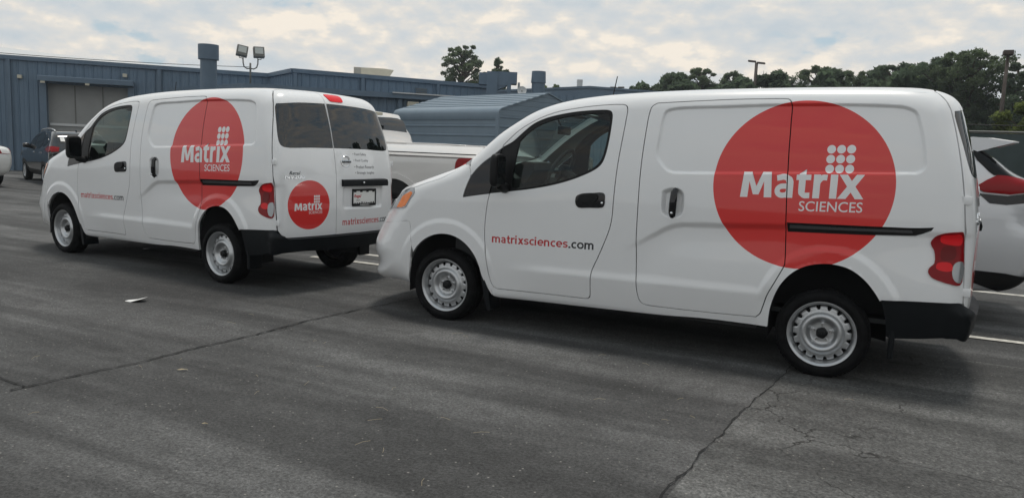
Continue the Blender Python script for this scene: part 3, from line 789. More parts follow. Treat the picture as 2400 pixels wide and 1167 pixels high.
def light_pole(base,h,r0,r1,head,label,arms):
    o=empty('parking_lot_lamp',base,0,label,'lamp post','tall parking lot lamp posts')
    p=MB(); p.tube([(0,0,0),(0,0,h)],[r0,r1],10); p.obj('pole',BROWN,o,smooth=True)
    for a,dx,dz in arms:
        m=MB(); m.box((dx,0,h+dz),head,R=Matrix.Rotation(a,3,'Y'),bev=.03); m.obj('lamp_head',BROWN,o)
light_pole((7.66,37.5,0),6.95,.125,.07,(.42,.5,.22),'rust-brown lamp post at the far right before the pines, single boxy head',[(0,0,.05)])
light_pole((-7.32,58.9,0),9.30,.16,.12,(.62,.3,.14),'dark lamp post above the trees behind the front van, two flat heads',[(.12,-.36,.10),(.12,.36,-.05)])
light_pole((-22.5,69.5,0),8.3,.16,.10,(.6,.3,.14),'tiny far lamp post beside the distant gabled roof, two flat heads',[(0,-.45,.0),(0,.4,.0)])
def wire(name,pts,r,label):
    m=MB(); A=[Vector(p) for p in pts]; out=[]
    for i in range(25):
        t=i/24; p=A[0].lerp(A[1],t); p.z-=A[2].x*4*t*(1-t); out.append(p)
    m.tube(out,r,5); tag(m.obj(name,BLACK,smooth=True),label,'wire')
wire('overhead_wire',[(-23.0,4.6,3.75),(-17.22,14.29,3.98),(.12,0,0)],.010,'thin overhead wire running from the left edge to the floodlight pole')
wire('overhead_wire',[(2,23.8,3.0),(18,23.2,3.1),(.15,0,0)],.018,'upper pale wire strung above the green fence')
wire('overhead_wire',[(2,23.8,2.72),(18,23.2,2.76),(.12,0,0)],.014,'lower pale wire strung above the green fence')

# ------------------------------------------------------------------ trees
BARK=mat('bark',(.075,.055,.042),.9,var=.3,vscale=4,bump=.4,bscale=14)
def leafmat(name,c,var=.35):
    m=bpy.data.materials.new(name); m.use_nodes=True; nt=m.node_tree; b=nt.nodes['Principled BSDF']; out=nt.nodes['Material Output']
    b.inputs['Roughness'].default_value=.6; b.inputs['Specular IOR Level'].default_value=.25
    tc=nt.nodes.new('ShaderNodeTexCoord'); n=nt.nodes.new('ShaderNodeTexNoise'); n.inputs['Scale'].default_value=.9; n.inputs['Detail'].default_value=3; nt.links.new(tc.outputs['Object'],n.inputs['Vector'])
    r=nt.nodes.new('ShaderNodeMapRange'); r.inputs[1].default_value=.3; r.inputs[2].default_value=.7; r.inputs[3].default_value=1-var; r.inputs[4].default_value=1+var; nt.links.new(n.outputs[0],r.inputs[0])
    x=nt.nodes.new('ShaderNodeMix'); x.data_type='RGBA'; x.blend_type='MULTIPLY'; x.inputs[0].default_value=1; x.inputs[6].default_value=(*c,1); nt.links.new(r.outputs[0],x.inputs[7])
    nt.links.new(x.outputs[2],b.inputs['Base Color'])
    t=nt.nodes.new('ShaderNodeBsdfTranslucent'); nt.links.new(x.outputs[2],t.inputs['Color'])
    mx=nt.nodes.new('ShaderNodeMixShader'); mx.inputs[0].default_value=.62; nt.links.new(b.outputs[0],mx.inputs[1]); nt.links.new(t.outputs[0],mx.inputs[2]); nt.links.new(mx.outputs[0],out.inputs[0])
    return m
LM=[leafmat('pine_needles',(.112,.150,.080)),leafmat('dark_pine_needles',(.098,.138,.082)),leafmat('oak_leaves',(.115,.155,.066)),leafmat('bright_leaves',(.150,.185,.055))]
def tree(base,H,W,label,kind='pine_tree',lm=0,seed=0,clumps=26,leaves=330,leaf=.17,low=.35,shape='round',group=None,cat='tree'):
    r=np.random.RandomState(seed+100)
    o=empty(kind,base,0,label,cat,group)
    t=MB(); bend=r.uniform(-.02,.02,2)*H
    P=lambda z:(bend[0]*math.sin(z/H*2.2),bend[1]*math.sin(z/H*1.7),z)
    t.tube([P(z) for z in np.linspace(0,H*.93,9)],list(np.linspace(H*.022,H*.004,9)),8)
    C=[];Rr=[]
    for k in range(clumps):
        f=(k+.5)/clumps; z=H*(low+(1-low)*f**.85)*r.uniform(.96,1.0)
        if shape=='round': env=math.sqrt(max(.02,1-((f-.42)/.62)**2))
        elif shape=='cone': env=(1-f)**.7*1.05+.12
        elif shape=='umbrella': env=.30+.75*math.sin(min(1,f*1.05)*math.pi*.62)**2 if f<.93 else .55
        else: env=.9
        a=k*2.399+r.uniform(-.5,.5); rr=W*.5*env*r.uniform(.35,1.0)
        if shape=='umbrella': z=H*(low+(1-low)*(f**.6))
        c=np.array(P(min(z,H*.9)))+[rr*math.cos(a),rr*math.sin(a),0]; c[2]=min(z,H-.2*W*.2)
        C.append(c); Rr.append(W*r.uniform(.075,.15)*min(1.0,math.sqrt(30/clumps))*(1.1 if f<.85 else .8))
        zb=max(H*.25,z-rr*.55-.03*H); b0=P(min(zb,H*.88)); mid=((b0[0]+c[0])/2,(b0[1]+c[1])/2,(b0[2]+c[2])/2+.02*H*r.uniform(-.3,1))
        t.tube([b0,mid,tuple(c)],[H*.0075,H*.005,H*.0018],5,cap=False)
    t.obj('trunk',BARK,o,smooth=True)
    n=clumps*leaves
    ci=np.repeat(np.arange(clumps),leaves); C=np.array(C);Rr=np.array(Rr)
    d=r.normal(size=(n,3)); d/=np.linalg.norm(d,axis=1,keepdims=True); q=r.uniform(.15,1,n)**.45
    pos=C[ci]+d*(q*Rr[ci]*r.uniform(.75,1.25,n))[:,None]*[1.18,1.18,.72]
    a=r.normal(size=(n,3)); a/=np.linalg.norm(a,axis=1,keepdims=True); b=np.cross(a,r.normal(size=(n,3))); b/=np.linalg.norm(b,axis=1,keepdims=True)
    s=leaf*r.uniform(.6,1.4,n)[:,None]
    V=np.stack([pos-a*s,pos+b*s*.45,pos+a*s,pos-b*s*.45],1).reshape(-1,3)
    F_=np.arange(4*n).reshape(n,4)
    obj('crown',mesh_np('crown',V,F_,LM[lm],smooth=False),o)
    return o
G1='trees along the far edge of the lot'
# left cluster behind the warehouse
tree((-34.4,58.6,0),11.3,5.3,'tall open-crowned pine standing above the warehouse roof','pine_tree',0,1,120,95,.135,.28,'round')
tree((-29.2,55.8,0),9.6,2.2,'slim leafy treetop just right of the tall pine','leafy_tree',1,2,40,60,.12,.45,'cone')
tree((-27.6,54.5,0),8.6,1.7,'small pointed treetop behind the boxy duct unit','leafy_tree',1,3,30,60,.12,.45,'cone')
tree((-20.6,48.8,0),6.8,1.9,'little sparse treetop right of the fat round roof vent','leafy_tree',2,4,14,90,.14,.5,'round')
tree((-33.0,58.8,0),8.0,4.6,'bushy darker tree at the foot of the tall pine','leafy_tree',2,5,40,150,.13,.4,'round')
rows=[ # x,y,H,W,lm,shape,label
 (-18.6,64,8.5,2.9,1,'round','small round dark pine, leftmost of the far tree row'),
 (-16.4,64.5,7.9,1.5,1,'cone','narrow little conifer next to the leftmost round pine'),
 (-14.6,61.5,8.7,3.6,0,'round','sloping pine on the left shoulder of the biggest far clump'),
 (-12.4,61.9,9.7,4.0,0,'round','broad domed pine, highest of the middle far clump'),
 (-9.7,62.5,9.2,2.9,0,'umbrella','airy pine with sky showing through, left of the two-headed lamp'),
 (-6.6,63,9.1,2.9,0,'round','pine crown directly behind the two-headed lamp post'),
 (-5.0,63.5,8.6,1.9,1,'cone','spiky thin-topped tree right of the two-headed lamp'),
 (-2.9,63.5,9.7,4.2,0,'umbrella','flat-topped umbrella pine with bare forking limbs showing'),
 (-.9,63.5,8.6,2.4,1,'round','dark round tree right of the umbrella pine'),
 (.9,60.5,9.0,3.0,0,'umbrella','ragged open pine above the front van roof centre'),
 (2.9,57,9.2,4.2,1,'round','dense dark pine left of the tallest right-hand pines'),
 (4.6,54,8.8,3.4,2,'round','greener tree tucked between the dense dark pines'),
 (5.7,50,8.5,3.8,1,'umbrella','pine second from the right with a wide flat top'),
 (7.0,49,8.8,4.2,0,'umbrella','tallest right-hand pine behind the brown lamp post'),
 (9.4,48,8.0,3.6,1,'round','dark pine at the right edge of the photo'),
]
for i,(x,y,H,W,lm,sh,lab) in enumerate(rows):
    tree((x,y,0),H*.97,W*1.12,lab,'pine_tree',lm,20+i,72 if W>3 else 46,240,.088,.30 if sh!='umbrella' else .42,sh,G1)
tree((-1.6,55,0),6.4,3.4,'low bright green bush-like tree peeping over the front van roof','leafy_tree',3,50,24,300,.15,.2,'round')
tree((-8.5,58,0),6.6,5.2,'wide mid-green tree low in front of the airy pine','leafy_tree',2,51,30,320,.16,.2,'round')
tree((-12.6,57.5,0),6.7,4.6,'wide mid-green tree low below the domed pine','leafy_tree',2,52,28,320,.16,.2,'round')
tree((7.2,24.9,0),3.75,2.3,'light green young tree above the fence at the right edge','leafy_tree',3,53,30,300,.07,.15,'round')
def wood(name,spots,seed):
    """the far-off wood that only reads as one mass"""
    r=np.random.RandomState(seed); VV=[];
    for (x,y,H,W) in spots:
        k=26; n=k*150
        f=r.uniform(0,1,k); a=r.uniform(0,6.28,k); env=np.sqrt(np.clip(1-((f-.4)/.65)**2,.05,1)); rr=W*.5*env*r.uniform(.3,1,k)
        C=np.stack([x+rr*np.cos(a),y+rr*np.sin(a),H*(.12+.84*f)],1); ci=np.repeat(np.arange(k),150)
        d=r.normal(size=(n,3)); d/=np.linalg.norm(d,axis=1,keepdims=True); pos=C[ci]+d*(W*.16*r.uniform(.2,1,n)**.4)[:,None]*[1.2,1.2,.85]
        aa=r.normal(size=(n,3)); aa/=np.linalg.norm(aa,axis=1,keepdims=True); b=np.cross(aa,r.normal(size=(n,3))); b/=np.linalg.norm(b,axis=1,keepdims=True); s=.34*r.uniform(.6,1.4,n)[:,None]
        VV.append(np.stack([pos-aa*s,pos+b*s*.55,pos+aa*s,pos-b*s*.55],1).reshape(-1,3))
    V=np.concatenate(VV); o=obj(name,mesh_np(name,V,np.arange(len(V)).reshape(-1,4),LM[1],smooth=False)); tag(o,kind='stuff')
rr=random.Random(5)
# undergrowth filling the foot of the far tree row, and the wood that closes the lot on the other sides
wood('undergrowth',[(x,60+rr.uniform(-2,2),rr.uniform(7.3,8.7),3.2) for x in np.arange(-16.5,3,1.15)]+[(x,52+rr.uniform(-2,2),rr.uniform(5.6,7.6),3.4) for x in np.arange(2,15,1.5)],3)
wood('surrounding_wood',[(26+rr.uniform(0,10),26+3.2*i,rr.uniform(8,19),5.5) for i in range(11)]+[(48,-40+4.5*i,rr.uniform(7,12),7) for i in range(15)],9)

def haze():
    m=bpy.data.materials.new('haze'); m.use_nodes=True; nt=m.node_tree; nt.nodes.clear()
    o=nt.nodes.new('ShaderNodeOutputMaterial'); v=nt.nodes.new('ShaderNodeVolumePrincipled'); v.inputs['Density'].default_value=.0007; v.inputs['Color'].default_value=(.86,.93,1,1); v.inputs['Anisotropy'].default_value=.2
    nt.links.new(v.outputs[0],o.inputs['Volume'])
    b=MB(); b.box((0,50,8),(560,460,18)); tag(b.obj('haze',m),kind='stuff')
haze()
VF=van_F
def off(d): return lambda P: van_F(P)-d

# ---- lettering outlines
def text_loops(body,size,bold=0.0,shear=0.0,xs=1.0,align='LEFT',space=1.0):
    c=bpy.data.curves.new('lettering','FONT'); c.body=body; c.size=size; c.offset=bold; c.shear=shear; c.align_x=align; c.resolution_u=4; c.space_character=space
    o=bpy.data.objects.new('lettering',c); COL.objects.link(o)
    bpy.context.view_layer.update()
    me=o.evaluated_get(bpy.context.evaluated_depsgraph_get()).to_mesh()
    V=np.array([v.co[:2] for v in me.vertices]); 
    cnt={}
    for p in me.polygons:
        vs_=list(p.vertices)
        for a,b in zip(vs_,vs_[1:]+vs_[:1]): cnt[(a,b)]=cnt.get((a,b),0)+1
    nxt={}
    # merge by position
    pos={}; rep={}
    for i,v in enumerate(V):
        k=(round(v[0]/1e-5),round(v[1]/1e-5)); rep[i]=pos.setdefault(k,i)
    E={}
    for (a,b),n in cnt.items():
        a,b=rep[a],rep[b]
        if a!=b: E[(a,b)]=E.get((a,b),0)+n
    for (a,b) in list(E):
        if (b,a) not in E: nxt.setdefault(a,[]).append(b)
    loops=[]
    while nxt:
        a=next(iter(nxt)); lp=[a]; cur=a
        while True:
            if cur not in nxt: break
            b=nxt[cur].pop(); 
            if not nxt[cur]: del nxt[cur]
            if b==lp[0]: break
            lp.append(b); cur=b
        if len(lp)>2: loops.append(V[lp]*[xs,1])
    o.evaluated_get(bpy.context.evaluated_depsgraph_get()).to_mesh_clear()
    COL.objects.unlink(o); bpy.data.objects.remove(o); bpy.data.curves.remove(c)
    return loops
def bbox(loops):
    A=np.concatenate(loops); return A.min(0),A.max(0)
def fit(loops,x0,x1,z0,z1=None):
    lo,hi=bbox(loops); sx=(x1-x0)/(hi[0]-lo[0]); sz=sx if z1 is None else (z1-z0)/(hi[1]-lo[1])
    return [(l-lo)*[sx,sz]+[x0,z0] for l in loops]
def evenodd(loops):
    def k(q):
        r=np.zeros(len(q),bool)
        for l in loops: r^=inpoly(q,l)
        return r
    return k
def circle(c,rx,rz,n=96):
    a=np.linspace(0,2*np.pi,n,endpoint=False); return np.stack([c[0]+rx*np.cos(a),c[1]+rz*np.sin(a)],1)
def stroke(pts,w,cap0=0.0,cap1=0.0):
    P=np.asarray(pts,float); n=len(P); out=[];inn=[]
    for i in range(n):
        if i==0: t=P[1]-P[0]
        elif i==n-1: t=P[-1]-P[-2]
        else:
            a=(P[i]-P[i-1]); b=(P[i+1]-P[i]); t=a/np.linalg.norm(a)+b/np.linalg.norm(b)
        t=t/np.linalg.norm(t); nn=np.array([-t[1],t[0]])
        k=1.0
        if 0<i<n-1: k=1/max(.6,abs(np.dot(nn,np.array([-b[1],b[0]])/np.linalg.norm(b))))
        ww=w[i] if isinstance(w,(list,tuple)) else w
        out.append(P[i]+nn*ww/2*k); inn.append(P[i]-nn*ww/2*k)
    return np.array(out+inn[::-1])
def R_(x0,y0,x1,y1): return np.array([(x0,y0),(x1,y0),(x1,y1),(x0,y1)],float)
def arc(cx,cy,rx,ry,a0,a1,n=12): return [(cx+rx*math.cos(rad(a)),cy+ry*math.sin(rad(a))) for a in np.linspace(a0,a1,n)]
def big_word():
    """heavy display letters of the logo word, in units of its drawing"""
    G=[]
    G.append((0,[np.array([(0,0),(7,92),(40,92),(61,40),(82,92),(115,92),(122,0),(93,0),(89.5,58),(72,10),(50,10),(32.5,58),(29,0)],float)]))
    a=[stroke([(7,70)]+arc(32,51,25.5,24,115,10,9)+[(57.5,40),(57.5,0)],[20]+[21]*6+[26]*5),stroke([(56,41.5)]+arc(31,25,20,16.5,90,270,12)+[(44,10),(56,20)],19)]
    G.append((131,a))
    G.append((211,[np.array([(10,66),(10,86),(35,103),(35,66)],float),R_(0,64,54,83),stroke([(22.5,70),(22.5,28)]+arc(39,25,16.5,16,180,262,7)+[(53,10)],[25]*2+[24]*3+[20]*5)]))
    G.append((275,[R_(0,0,25,84),stroke([(12,54)]+arc(38,42,24,32,150,82,7)+[(49,73)],[10]+[20]*8)]))
    G.append((336,[R_(0,0,26,84)]))
    G.append((365,[np.array([(2,84),(31,84),(93,0),(63,0)],float),np.array([(63,84),(91,84),(30,0),(0,0)],float)]))
    out=[]
    for x,ps in G: out+=[p+[x,0] for p in ps]
    return [p/[458,92.0] for p in out]
GW={}
def small_word(word,W=24.0):
    """bold condensed lower-case letters, x-height 100"""
    x=0; out=[]
    def put(ps,w):
        nonlocal x
        out.extend([p+[x,0] for p in ps]); x+=w
    for c in word:
        h=W/2
        if c=='m': put([R_(0,0,W,99),stroke([(h,70)]+arc(38,64,26,24.5,165,0,9)+[(64,0)],W*.95),stroke([(64,66)]+arc(90,64,26,24.5,165,0,9)+[(116,0)],W*.95)],143)
        elif c=='n': put([R_(0,0,W,99),stroke([(h,68)]+arc(40,62,28,26.5,165,0,9)+[(68,0)],W*.95)],95)
        elif c=='a': put([stroke([(8,80)]+arc(34,60,26,28,105,5,9)+[(60,45),(60,0)],W*.92),stroke([(60,50)]+arc(33,30,21,20,90,270,11)+[(46,12),(60,24)],W*.80)],87)
        elif c=='t': put([R_(0,74,52,95),stroke([(24,126),(24,34)]+arc(42,30,18,20,180,262,6)+[(55,12)],W*.97)],64)
        elif c=='r': put([R_(0,0,W,99),stroke([(h,62)]+arc(44,52,32,36,150,84,6)+[(58,87)],W*.95)],65)
        elif c=='i': put([R_(0,0,W,99),R_(-1,112,W+1,136)],41)
        elif c=='x': put([np.array([(2,99),(31,99),(88,0),(58,0)],float),np.array([(58,99),(86,99),(29,0),(0,0)],float)],92)
        elif c=='s': put([stroke([(66,84)]+arc(37,69,25,19,60,235,9)+[(46,47)]+arc(36,30,26,19,35,-120,8)+[(6,17)],W*.86)],80)
        elif c=='c': put([stroke(arc(46,50,34,38.5,52,308,16),W*.95)],80)
        elif c=='e': put([stroke(arc(47,50,34.5,38.5,-4,312,18),W*.93),R_(18,40,88,58)],98)
        elif c=='o': put([stroke(arc(48,50,36,38.5,0,350,18)+[(84,50)],W*.95)],102)
        elif c=='.': put([R_(0,0,27,27)],38)
    return out
def anyof(loops):
    def k(q):
        r=np.zeros(len(q),bool)
        for l in loops: r|=inpoly(q,l)
        return r
    return k
def logo(x0,x1,zb):
    """the three-by-three dots, the big word and the small word; returns loops; spans x0..x1 with the big word's base at zb"""
    w=x1-x0
    big=big_word()
    big=[b*[w,.222*w]+[x0,zb] for b in big]
    small=fit(text_loops('SCIENCES',1.0,bold=.004),x0+.50*w,x1-.0*w,zb-.112*w,zb-.026*w)
    dots=[]
    for i in range(3):
        for j in range(3):
            c=(x0+(.716+.078*i)*w, zb+(.25+.083*j)*w)
            d=circle(c,.0345*w,.0365*w,22); dots.append(d)
    LETTER['n']=len(big)
    return big+small+dots
LETTER={}
def logo_in(L):
    n=LETTER['n']; a=anyof(L[:n]); b=evenodd(L[n:])
    return lambda q:a(q)|b(q)
def slant(loops,x0,s): return [l+np.stack([0*l[:,0],(l[:,0]-x0)*s],1) for l in loops]

# ---- traced seam lines, side view (x,z)
S_DF=[(.484,1.461),(.470,1.40),(.44,1.25),(.417,1.12),(.404,1.074),(.388,.987),(.377,.88),(.373,.756),(.384,.633),(.403,.511),(.421,.411),(.437,.362),(.456,.333),(.490,.317)]
S_DB=[(.49,.317),(.771,.322),(1.032,.326),(1.235,.327)]
S_DR=[(1.235,.327),(1.262,.331),(1.279,.347),(1.284,.40),(1.286,.49),(1.295,.553),(1.332,.643),(1.379,.763),(1.417,.877),(1.431,.965),(1.434,1.056),(1.438,1.201),(1.447,1.367),(1.461,1.534),(1.471,1.68),(1.472,1.753),(1.460,1.779),(1.432,1.789)]
S_DT=[(1.432,1.789),(1.358,1.788),(1.21,1.776),(1.059,1.756),(.905,1.726),(.752,1.668),(.601,1.576),(.484,1.461)]
def join(*segs): return np.concatenate([catmull(s,6)[:-1] for s in segs])
DOOR=join(S_DF,S_DB,S_DR,S_DT)
GB_T=[(.41,1.078),(.78,1.136),(.976,1.182),(1.127,1.233),(1.273,1.304),(1.321,1.348),(1.344,1.405),(1.361,1.517),(1.367,1.657),(1.363,1.713),(1.350,1.737),(1.322,1.747),(1.217,1.745),(1.065,1.731),(.911,1.703),(.795,1.669),(.719,1.631),(.638,1.562),(.564,1.494),(.484,1.448)]
GB=np.concatenate([catmull(GB_T,6),[(.40,1.40),(.36,1.15),(.37,1.072)]])
GIN=join([(.590,1.20),(.596,1.135),(.615,1.128),(.78,1.152),(.97,1.198),(1.115,1.247),(1.255,1.316),(1.300,1.358),(1.324,1.412),(1.341,1.52),(1.347,1.65),(1.342,1.700),(1.325,1.718),(1.30,1.722),(1.217,1.719),(1.07,1.705),(.925,1.677),(.815,1.643),(.74,1.604),(.665,1.543),(.622,1.497)],[(.622,1.497),(.607,1.38),(.590,1.20)])
QG=np.concatenate([catmull([(.164,1.034),(.167,1.05),(.184,1.113),(.217,1.194),(.254,1.249),(.324,1.32),(.41,1.384),(.474,1.438)],6),catmull([(.474,1.438),(.463,1.40),(.434,1.25),(.409,1.12),(.398,1.078)],4),[(.28,1.057)]])
SLIDE=join([(1.623,.933),(1.622,1.31),(1.630,1.553),(1.641,1.731),(1.653,1.775),(1.688,1.801)],[(1.688,1.801),(1.941,1.817),(2.257,1.833),(2.549,1.840)],[(2.549,1.840),(2.589,1.834),(2.607,1.807),(2.615,1.674),(2.622,1.469),(2.635,1.215),(2.646,1.011),(2.662,.738)],[(2.662,.738),(2.651,.709),(2.607,.612),(2.562,.512),(2.540,.432),(2.524,.381),(2.497,.352)],[(2.497,.352),(2.144,.340),(1.749,.336)],[(1.749,.336),(1.700,.343),(1.674,.362),(1.652,.422),(1.640,.53),(1.632,.682),(1.625,.80),(1.623,.933)])
FENDARCH=catmull(FARCH,6)
def arch_loop(A): return np.concatenate([A,[(A[-1][0],.0),(A[0][0],.0)]])
FA_LOOP=arch_loop(catmull(FARCH,6)); RA_LOOP=arch_loop(catmull(RARCH,6))
HOODGAP=[(-.593,.948),(-.481,1.032),(-.400,1.066),(-.323,1.083),(-.189,1.129),(-.066,1.170),(.03,1.222),(.10,1.268),(.14,1.292)]
BUMPGAP=[(-.318,.60),(-.335,.70),(-.350,.795),(-.365,.803),(-.474,.786),(-.614,.766)]
REARGAP=[(3.44,1.900),(3.468,1.883),(3.515,1.832),(3.545,1.774),(3.577,1.663),(3.608,1.533),(3.634,1.405),(3.652,1.30),(3.667,1.2),(3.678,1.10),(3.688,1.0),(3.702,.80),(3.712,.68),(3.718,.592)]
RAIL=join([(2.652,1.019),(2.9,1.026),(3.2,1.034),(3.42,1.042),(3.515,1.052)],[(3.515,1.052),(3.50,1.028),(3.465,1.003),(3.417,.986)],[(3.417,.986),(3.1,.972),(2.8,.961),(2.660,.956)],[(2.660,.956),(2.656,.985),(2.652,1.019)])

def seam_points(xs):
    out=[]
    for x in xs:
        z=np.linspace(1.24,1.945,180); q=np.stack([np.full_like(z,x),z],1)
        P,ok=SIDE.map(q,VF); P=P[ok]; N=gradf(VF,P)
        m=np.where(np.abs(N[:,1])<.72*np.hypot(N[:,0],N[:,2]))[0]
        i=m[0] if len(m) else len(P)-1
        out.append(P[i])
    return np.array(out)
REDDARK=mat('dark_red_lens',(.15,.003,.004),.16,spec=.3)
RAILM=mat('rail_track_metal',(.07,.072,.075),.4)
GAPW=.0034
def build_van(near):
    root=empty('delivery_van',(0,0,0),0)
    sx=np.r_[np.linspace(.19,.9,16),np.linspace(1.0,3.43,22)]
    seam=seam_points(sx); seam[:,2]=np.convolve(np.pad(seam[:,2],2,mode='edge'),np.ones(5)/5,'valid')
    seam=SIDE.map(seam[:,[0,2]],VF)[0]
    top2=seam[:,[0,2]]
    fpan=lambda q: segdist(q,_panel)+.012
    fcr=lambda q: segdist(q,_cr,False)
    ffa=lambda q: segdist(q,_fa,False); fra=lambda q: segdist(q,_ra,False)
    fledge=lambda q: q[:,1]-(.478+.012*q[:,0])
    fhs=lambda q: segdist(q,_hs)+.012
    LOGO=slant(logo(2.334,3.101,1.170),2.334,.040)
    DISC=circle((2.714,1.272),.567,.556,150)
    lo_in=logo_in(LOGO); disc_in=lambda q: inpoly(q,DISC)
    # --- side skin
    door_o=offset(resample(DOOR,.012),-GAPW); slide_o=offset(resample(SLIDE,.012),-GAPW)
    door_i=offset(resample(DOOR,.012),GAPW); slide_i=offset(resample(SLIDE,.012),GAPW)
    qg_o=offset(resample(QG,.012),-.002); qg_i=offset(resample(QG,.012),.002)
    fa_l=resample(FA_LOOP,.015); ra_l=resample(RA_LOOP,.015); rail=resample(RAIL,.012)
    outer=np.concatenate([top2,np.array(REARGAP)-[.0025,0],[(3.69,.595),(3.502,.584),(3.265,.568)],[(3.1,.45),(2.7,.40),(2.575,.294)],
        catmull([(2.575,.294),(2.145,.293),(1.865,.277),(1.3,.262),(.761,.25),(.464,.249),(.444,.262),(.440,.30)],4)[1:],[(.452,.335),(.60,.60),(.60,1.0),(.52,1.38)],[(.480,1.45),(.474,1.441),(.41,1.387),(.324,1.323),(.254,1.252),(.222,1.21)]])
    outer=resample(outer,.015)
    def k_side(q): return inpoly(q,outer)&~inpoly(q,door_o)&~inpoly(q,slide_o)&~inpoly(q,ra_l)&~inpoly(q,fa_l)&~inpoly(q,rail)&~inpoly(q,qg_o)
    refs=[(fhs,.028,.007),(fpan,.024,.0075),(fcr,.062,.012),(fledge,.07,.012),(fra,.15,.014),(ffa,.15,.014)]
    def decal(name,panel,keepfn,loops,parent,refs,mat_,cut,extra=None):
        Q,T=triangulate(loops,cut,.028,refs,ds=.01); P,N,T=lift(SIDE,VF,Q,T)
        return shell(name,[(P,N,T)],mat_,thick=0,parent=parent)
    big=[l for l in LOGO]
    # body side (left) in white, with its share of disc and lettering cut out of the same sheet
    base_loops=[outer,door_o,slide_o,ra_l,rail,qg_o]
    Q,T=triangulate(base_loops+[DISC],lambda q:k_side(q)&~disc_in(q),.03,refs,ds=.014); pl=lift(SIDE,VF,Q,T)
    side=shell('body_side',[pl],[WHITE,GREYTRIM],.02,inner=1,parent=root)
    Q,T=triangulate([outer,slide_o,ra_l,rail,DISC]+LOGO,lambda q:k_side(q)&disc_in(q)&~lo_in(q),.028,refs,ds=.012); shell('logo_disc',[lift(SIDE,VF,Q,T)],RED,0,parent=side)
    Q,T=triangulate([slide_o]+LOGO,lambda q:k_side(q)&lo_in(q),.02,refs,ds=.008); shell('logo_lettering',[lift(SIDE,VF,Q,T)],VWHITE,0,parent=side)
    # sliding door
    Q,T=triangulate([slide_i,DISC],lambda q:inpoly(q,slide_i)&~disc_in(q),.03,refs,ds=.014); pd=lift(SIDE,VF,Q,T)
    sd=shell('sliding_door',[pd],[WHITE,TRIM],.02,inner=1,parent=root)
    Q,T=triangulate([slide_i,DISC]+LOGO,lambda q:inpoly(q,slide_i)&disc_in(q)&~lo_in(q),.028,refs,ds=.012); shell('logo_disc',[lift(SIDE,VF,Q,T)],RED,0,parent=sd)
    Q,T=triangulate([slide_i]+LOGO,lambda q:inpoly(q,slide_i)&lo_in(q),.02,refs,ds=.008); shell('logo_lettering',[lift(SIDE,VF,Q,T)],VWHITE,0,parent=sd)
    # front door
    URL1=small_word('matrixsciences'); URL2=small_word('.com')
    URL1=slant(fit(URL1,.441,1.092,.690,.757),.441,.022); URL2=slant(fit(URL2,1.098,1.300,.690,.740),.441,.022)
    u1,u2=anyof(URL1),anyof(URL2)
    gb=resample(GB,.012)
    k_door=lambda q:inpoly(q,door_i)&~inpoly(q,gb)
    drefs=[(fledge,.07,.012),(ffa,.15,.014)]
    Q,T=triangulate([door_i,gb]+URL1+URL2,lambda q:k_door(q)&~u1(q)&~u2(q),.03,drefs,ds=.012); pdoor=lift(SIDE,VF,Q,T)
    fd=shell('front_door',[pdoor],[WHITE,TRIM],.025,inner=1,parent=root)
    Q,T=triangulate(URL1,u1,.02,(),ds=.01); shell('web_address_lettering',[lift(SIDE,VF,Q,T)],REDTXT,0,parent=fd)
    Q,T=triangulate(URL2,u2,.02,(),ds=.01); shell('web_address_lettering',[lift(SIDE,VF,Q,T)],BLKTXT,0,parent=fd)
    gin=resample(GIN,.012); fwin=off(-.004); fgl=off(-.009)
    Q,T=triangulate([door_i,gb,gin],lambda q:inpoly(q,door_i)&inpoly(q,gb)&~inpoly(q,gin),.025,(),ds=.012); pfr=lift(SIDE,fwin,Q,T)
    shell('window_frame',[pfr],BLACK,.02,parent=fd)
    gl=offset(gin,-.008)
    Q,T=triangulate([gl],lambda q:inpoly(q,gl),.04,(),ds=.012); pgl=lift(SIDE,fgl,Q,T)
    shell('window_glass',[pgl],CABGLASS,0,parent=fd)
    # quarter window
    Q,T=triangulate([qg_i],lambda q:inpoly(q,qg_i),.03,(),ds=.012); pq=lift(SIDE,off(-.003),Q,T)
    qp=shell('quarter_window',[pq],GLOSSBLK,.015,parent=root)
    # fender
    fend=np.concatenate([catmull(HOODGAP,5),[(.184,1.294),(.2165,1.226),(.2135,1.194)],catmull([(.181,1.113),(.163,1.05),(.16,1.031)],3),[(.28,1.054),(.396,1.074)],
        offset(resample(DOOR,.012),-GAPW)[:0].reshape(0,2),catmull([(.45,1.0),(.45,.40)],2),[(.50,.36),(.452,.330),(.437,.30),(.438,.255),(.30,.30)],[(0,.40),(-.28,.45)],catmull(BUMPGAP,4),[(-.60,.80),(-.600,.90)]])
    fend=resample(fend,.013)
    k_f=lambda q:inpoly(q,fend)&~inpoly(q,door_o)&~inpoly(q,fa_l)&~inpoly(q,qg_o)
    Q,T=triangulate([fend,door_o,fa_l,qg_o],k_f,.025,[(ffa,.15,.013)],ds=.012); pf=lift(SIDE,VF,Q,T)
    shell('front_fender',[pf],WHITE,.02,parent=root)
    # right-hand copies, plain white
    allp=lambda loops,keep,h,rf,f=VF: lift(SIDE,f,*triangulate(loops,keep,h,rf,ds=.014))
    pl2=allp(base_loops,k_side,.035,[(fpan,.024,.012)])
    shell('body_side',[pl2],[WHITE,GREYTRIM],.02,inner=1,parent=root,mirror=True)
    shell('sliding_door',[allp([slide_i],lambda q:inpoly(q,slide_i),.035,[(fpan,.024,.012)])],[WHITE,TRIM],.02,inner=1,parent=root,mirror=True)
    fdr=shell('front_door',[allp([door_i,gb],k_door,.03,drefs)],[WHITE,TRIM],.025,inner=1,parent=root,mirror=True)
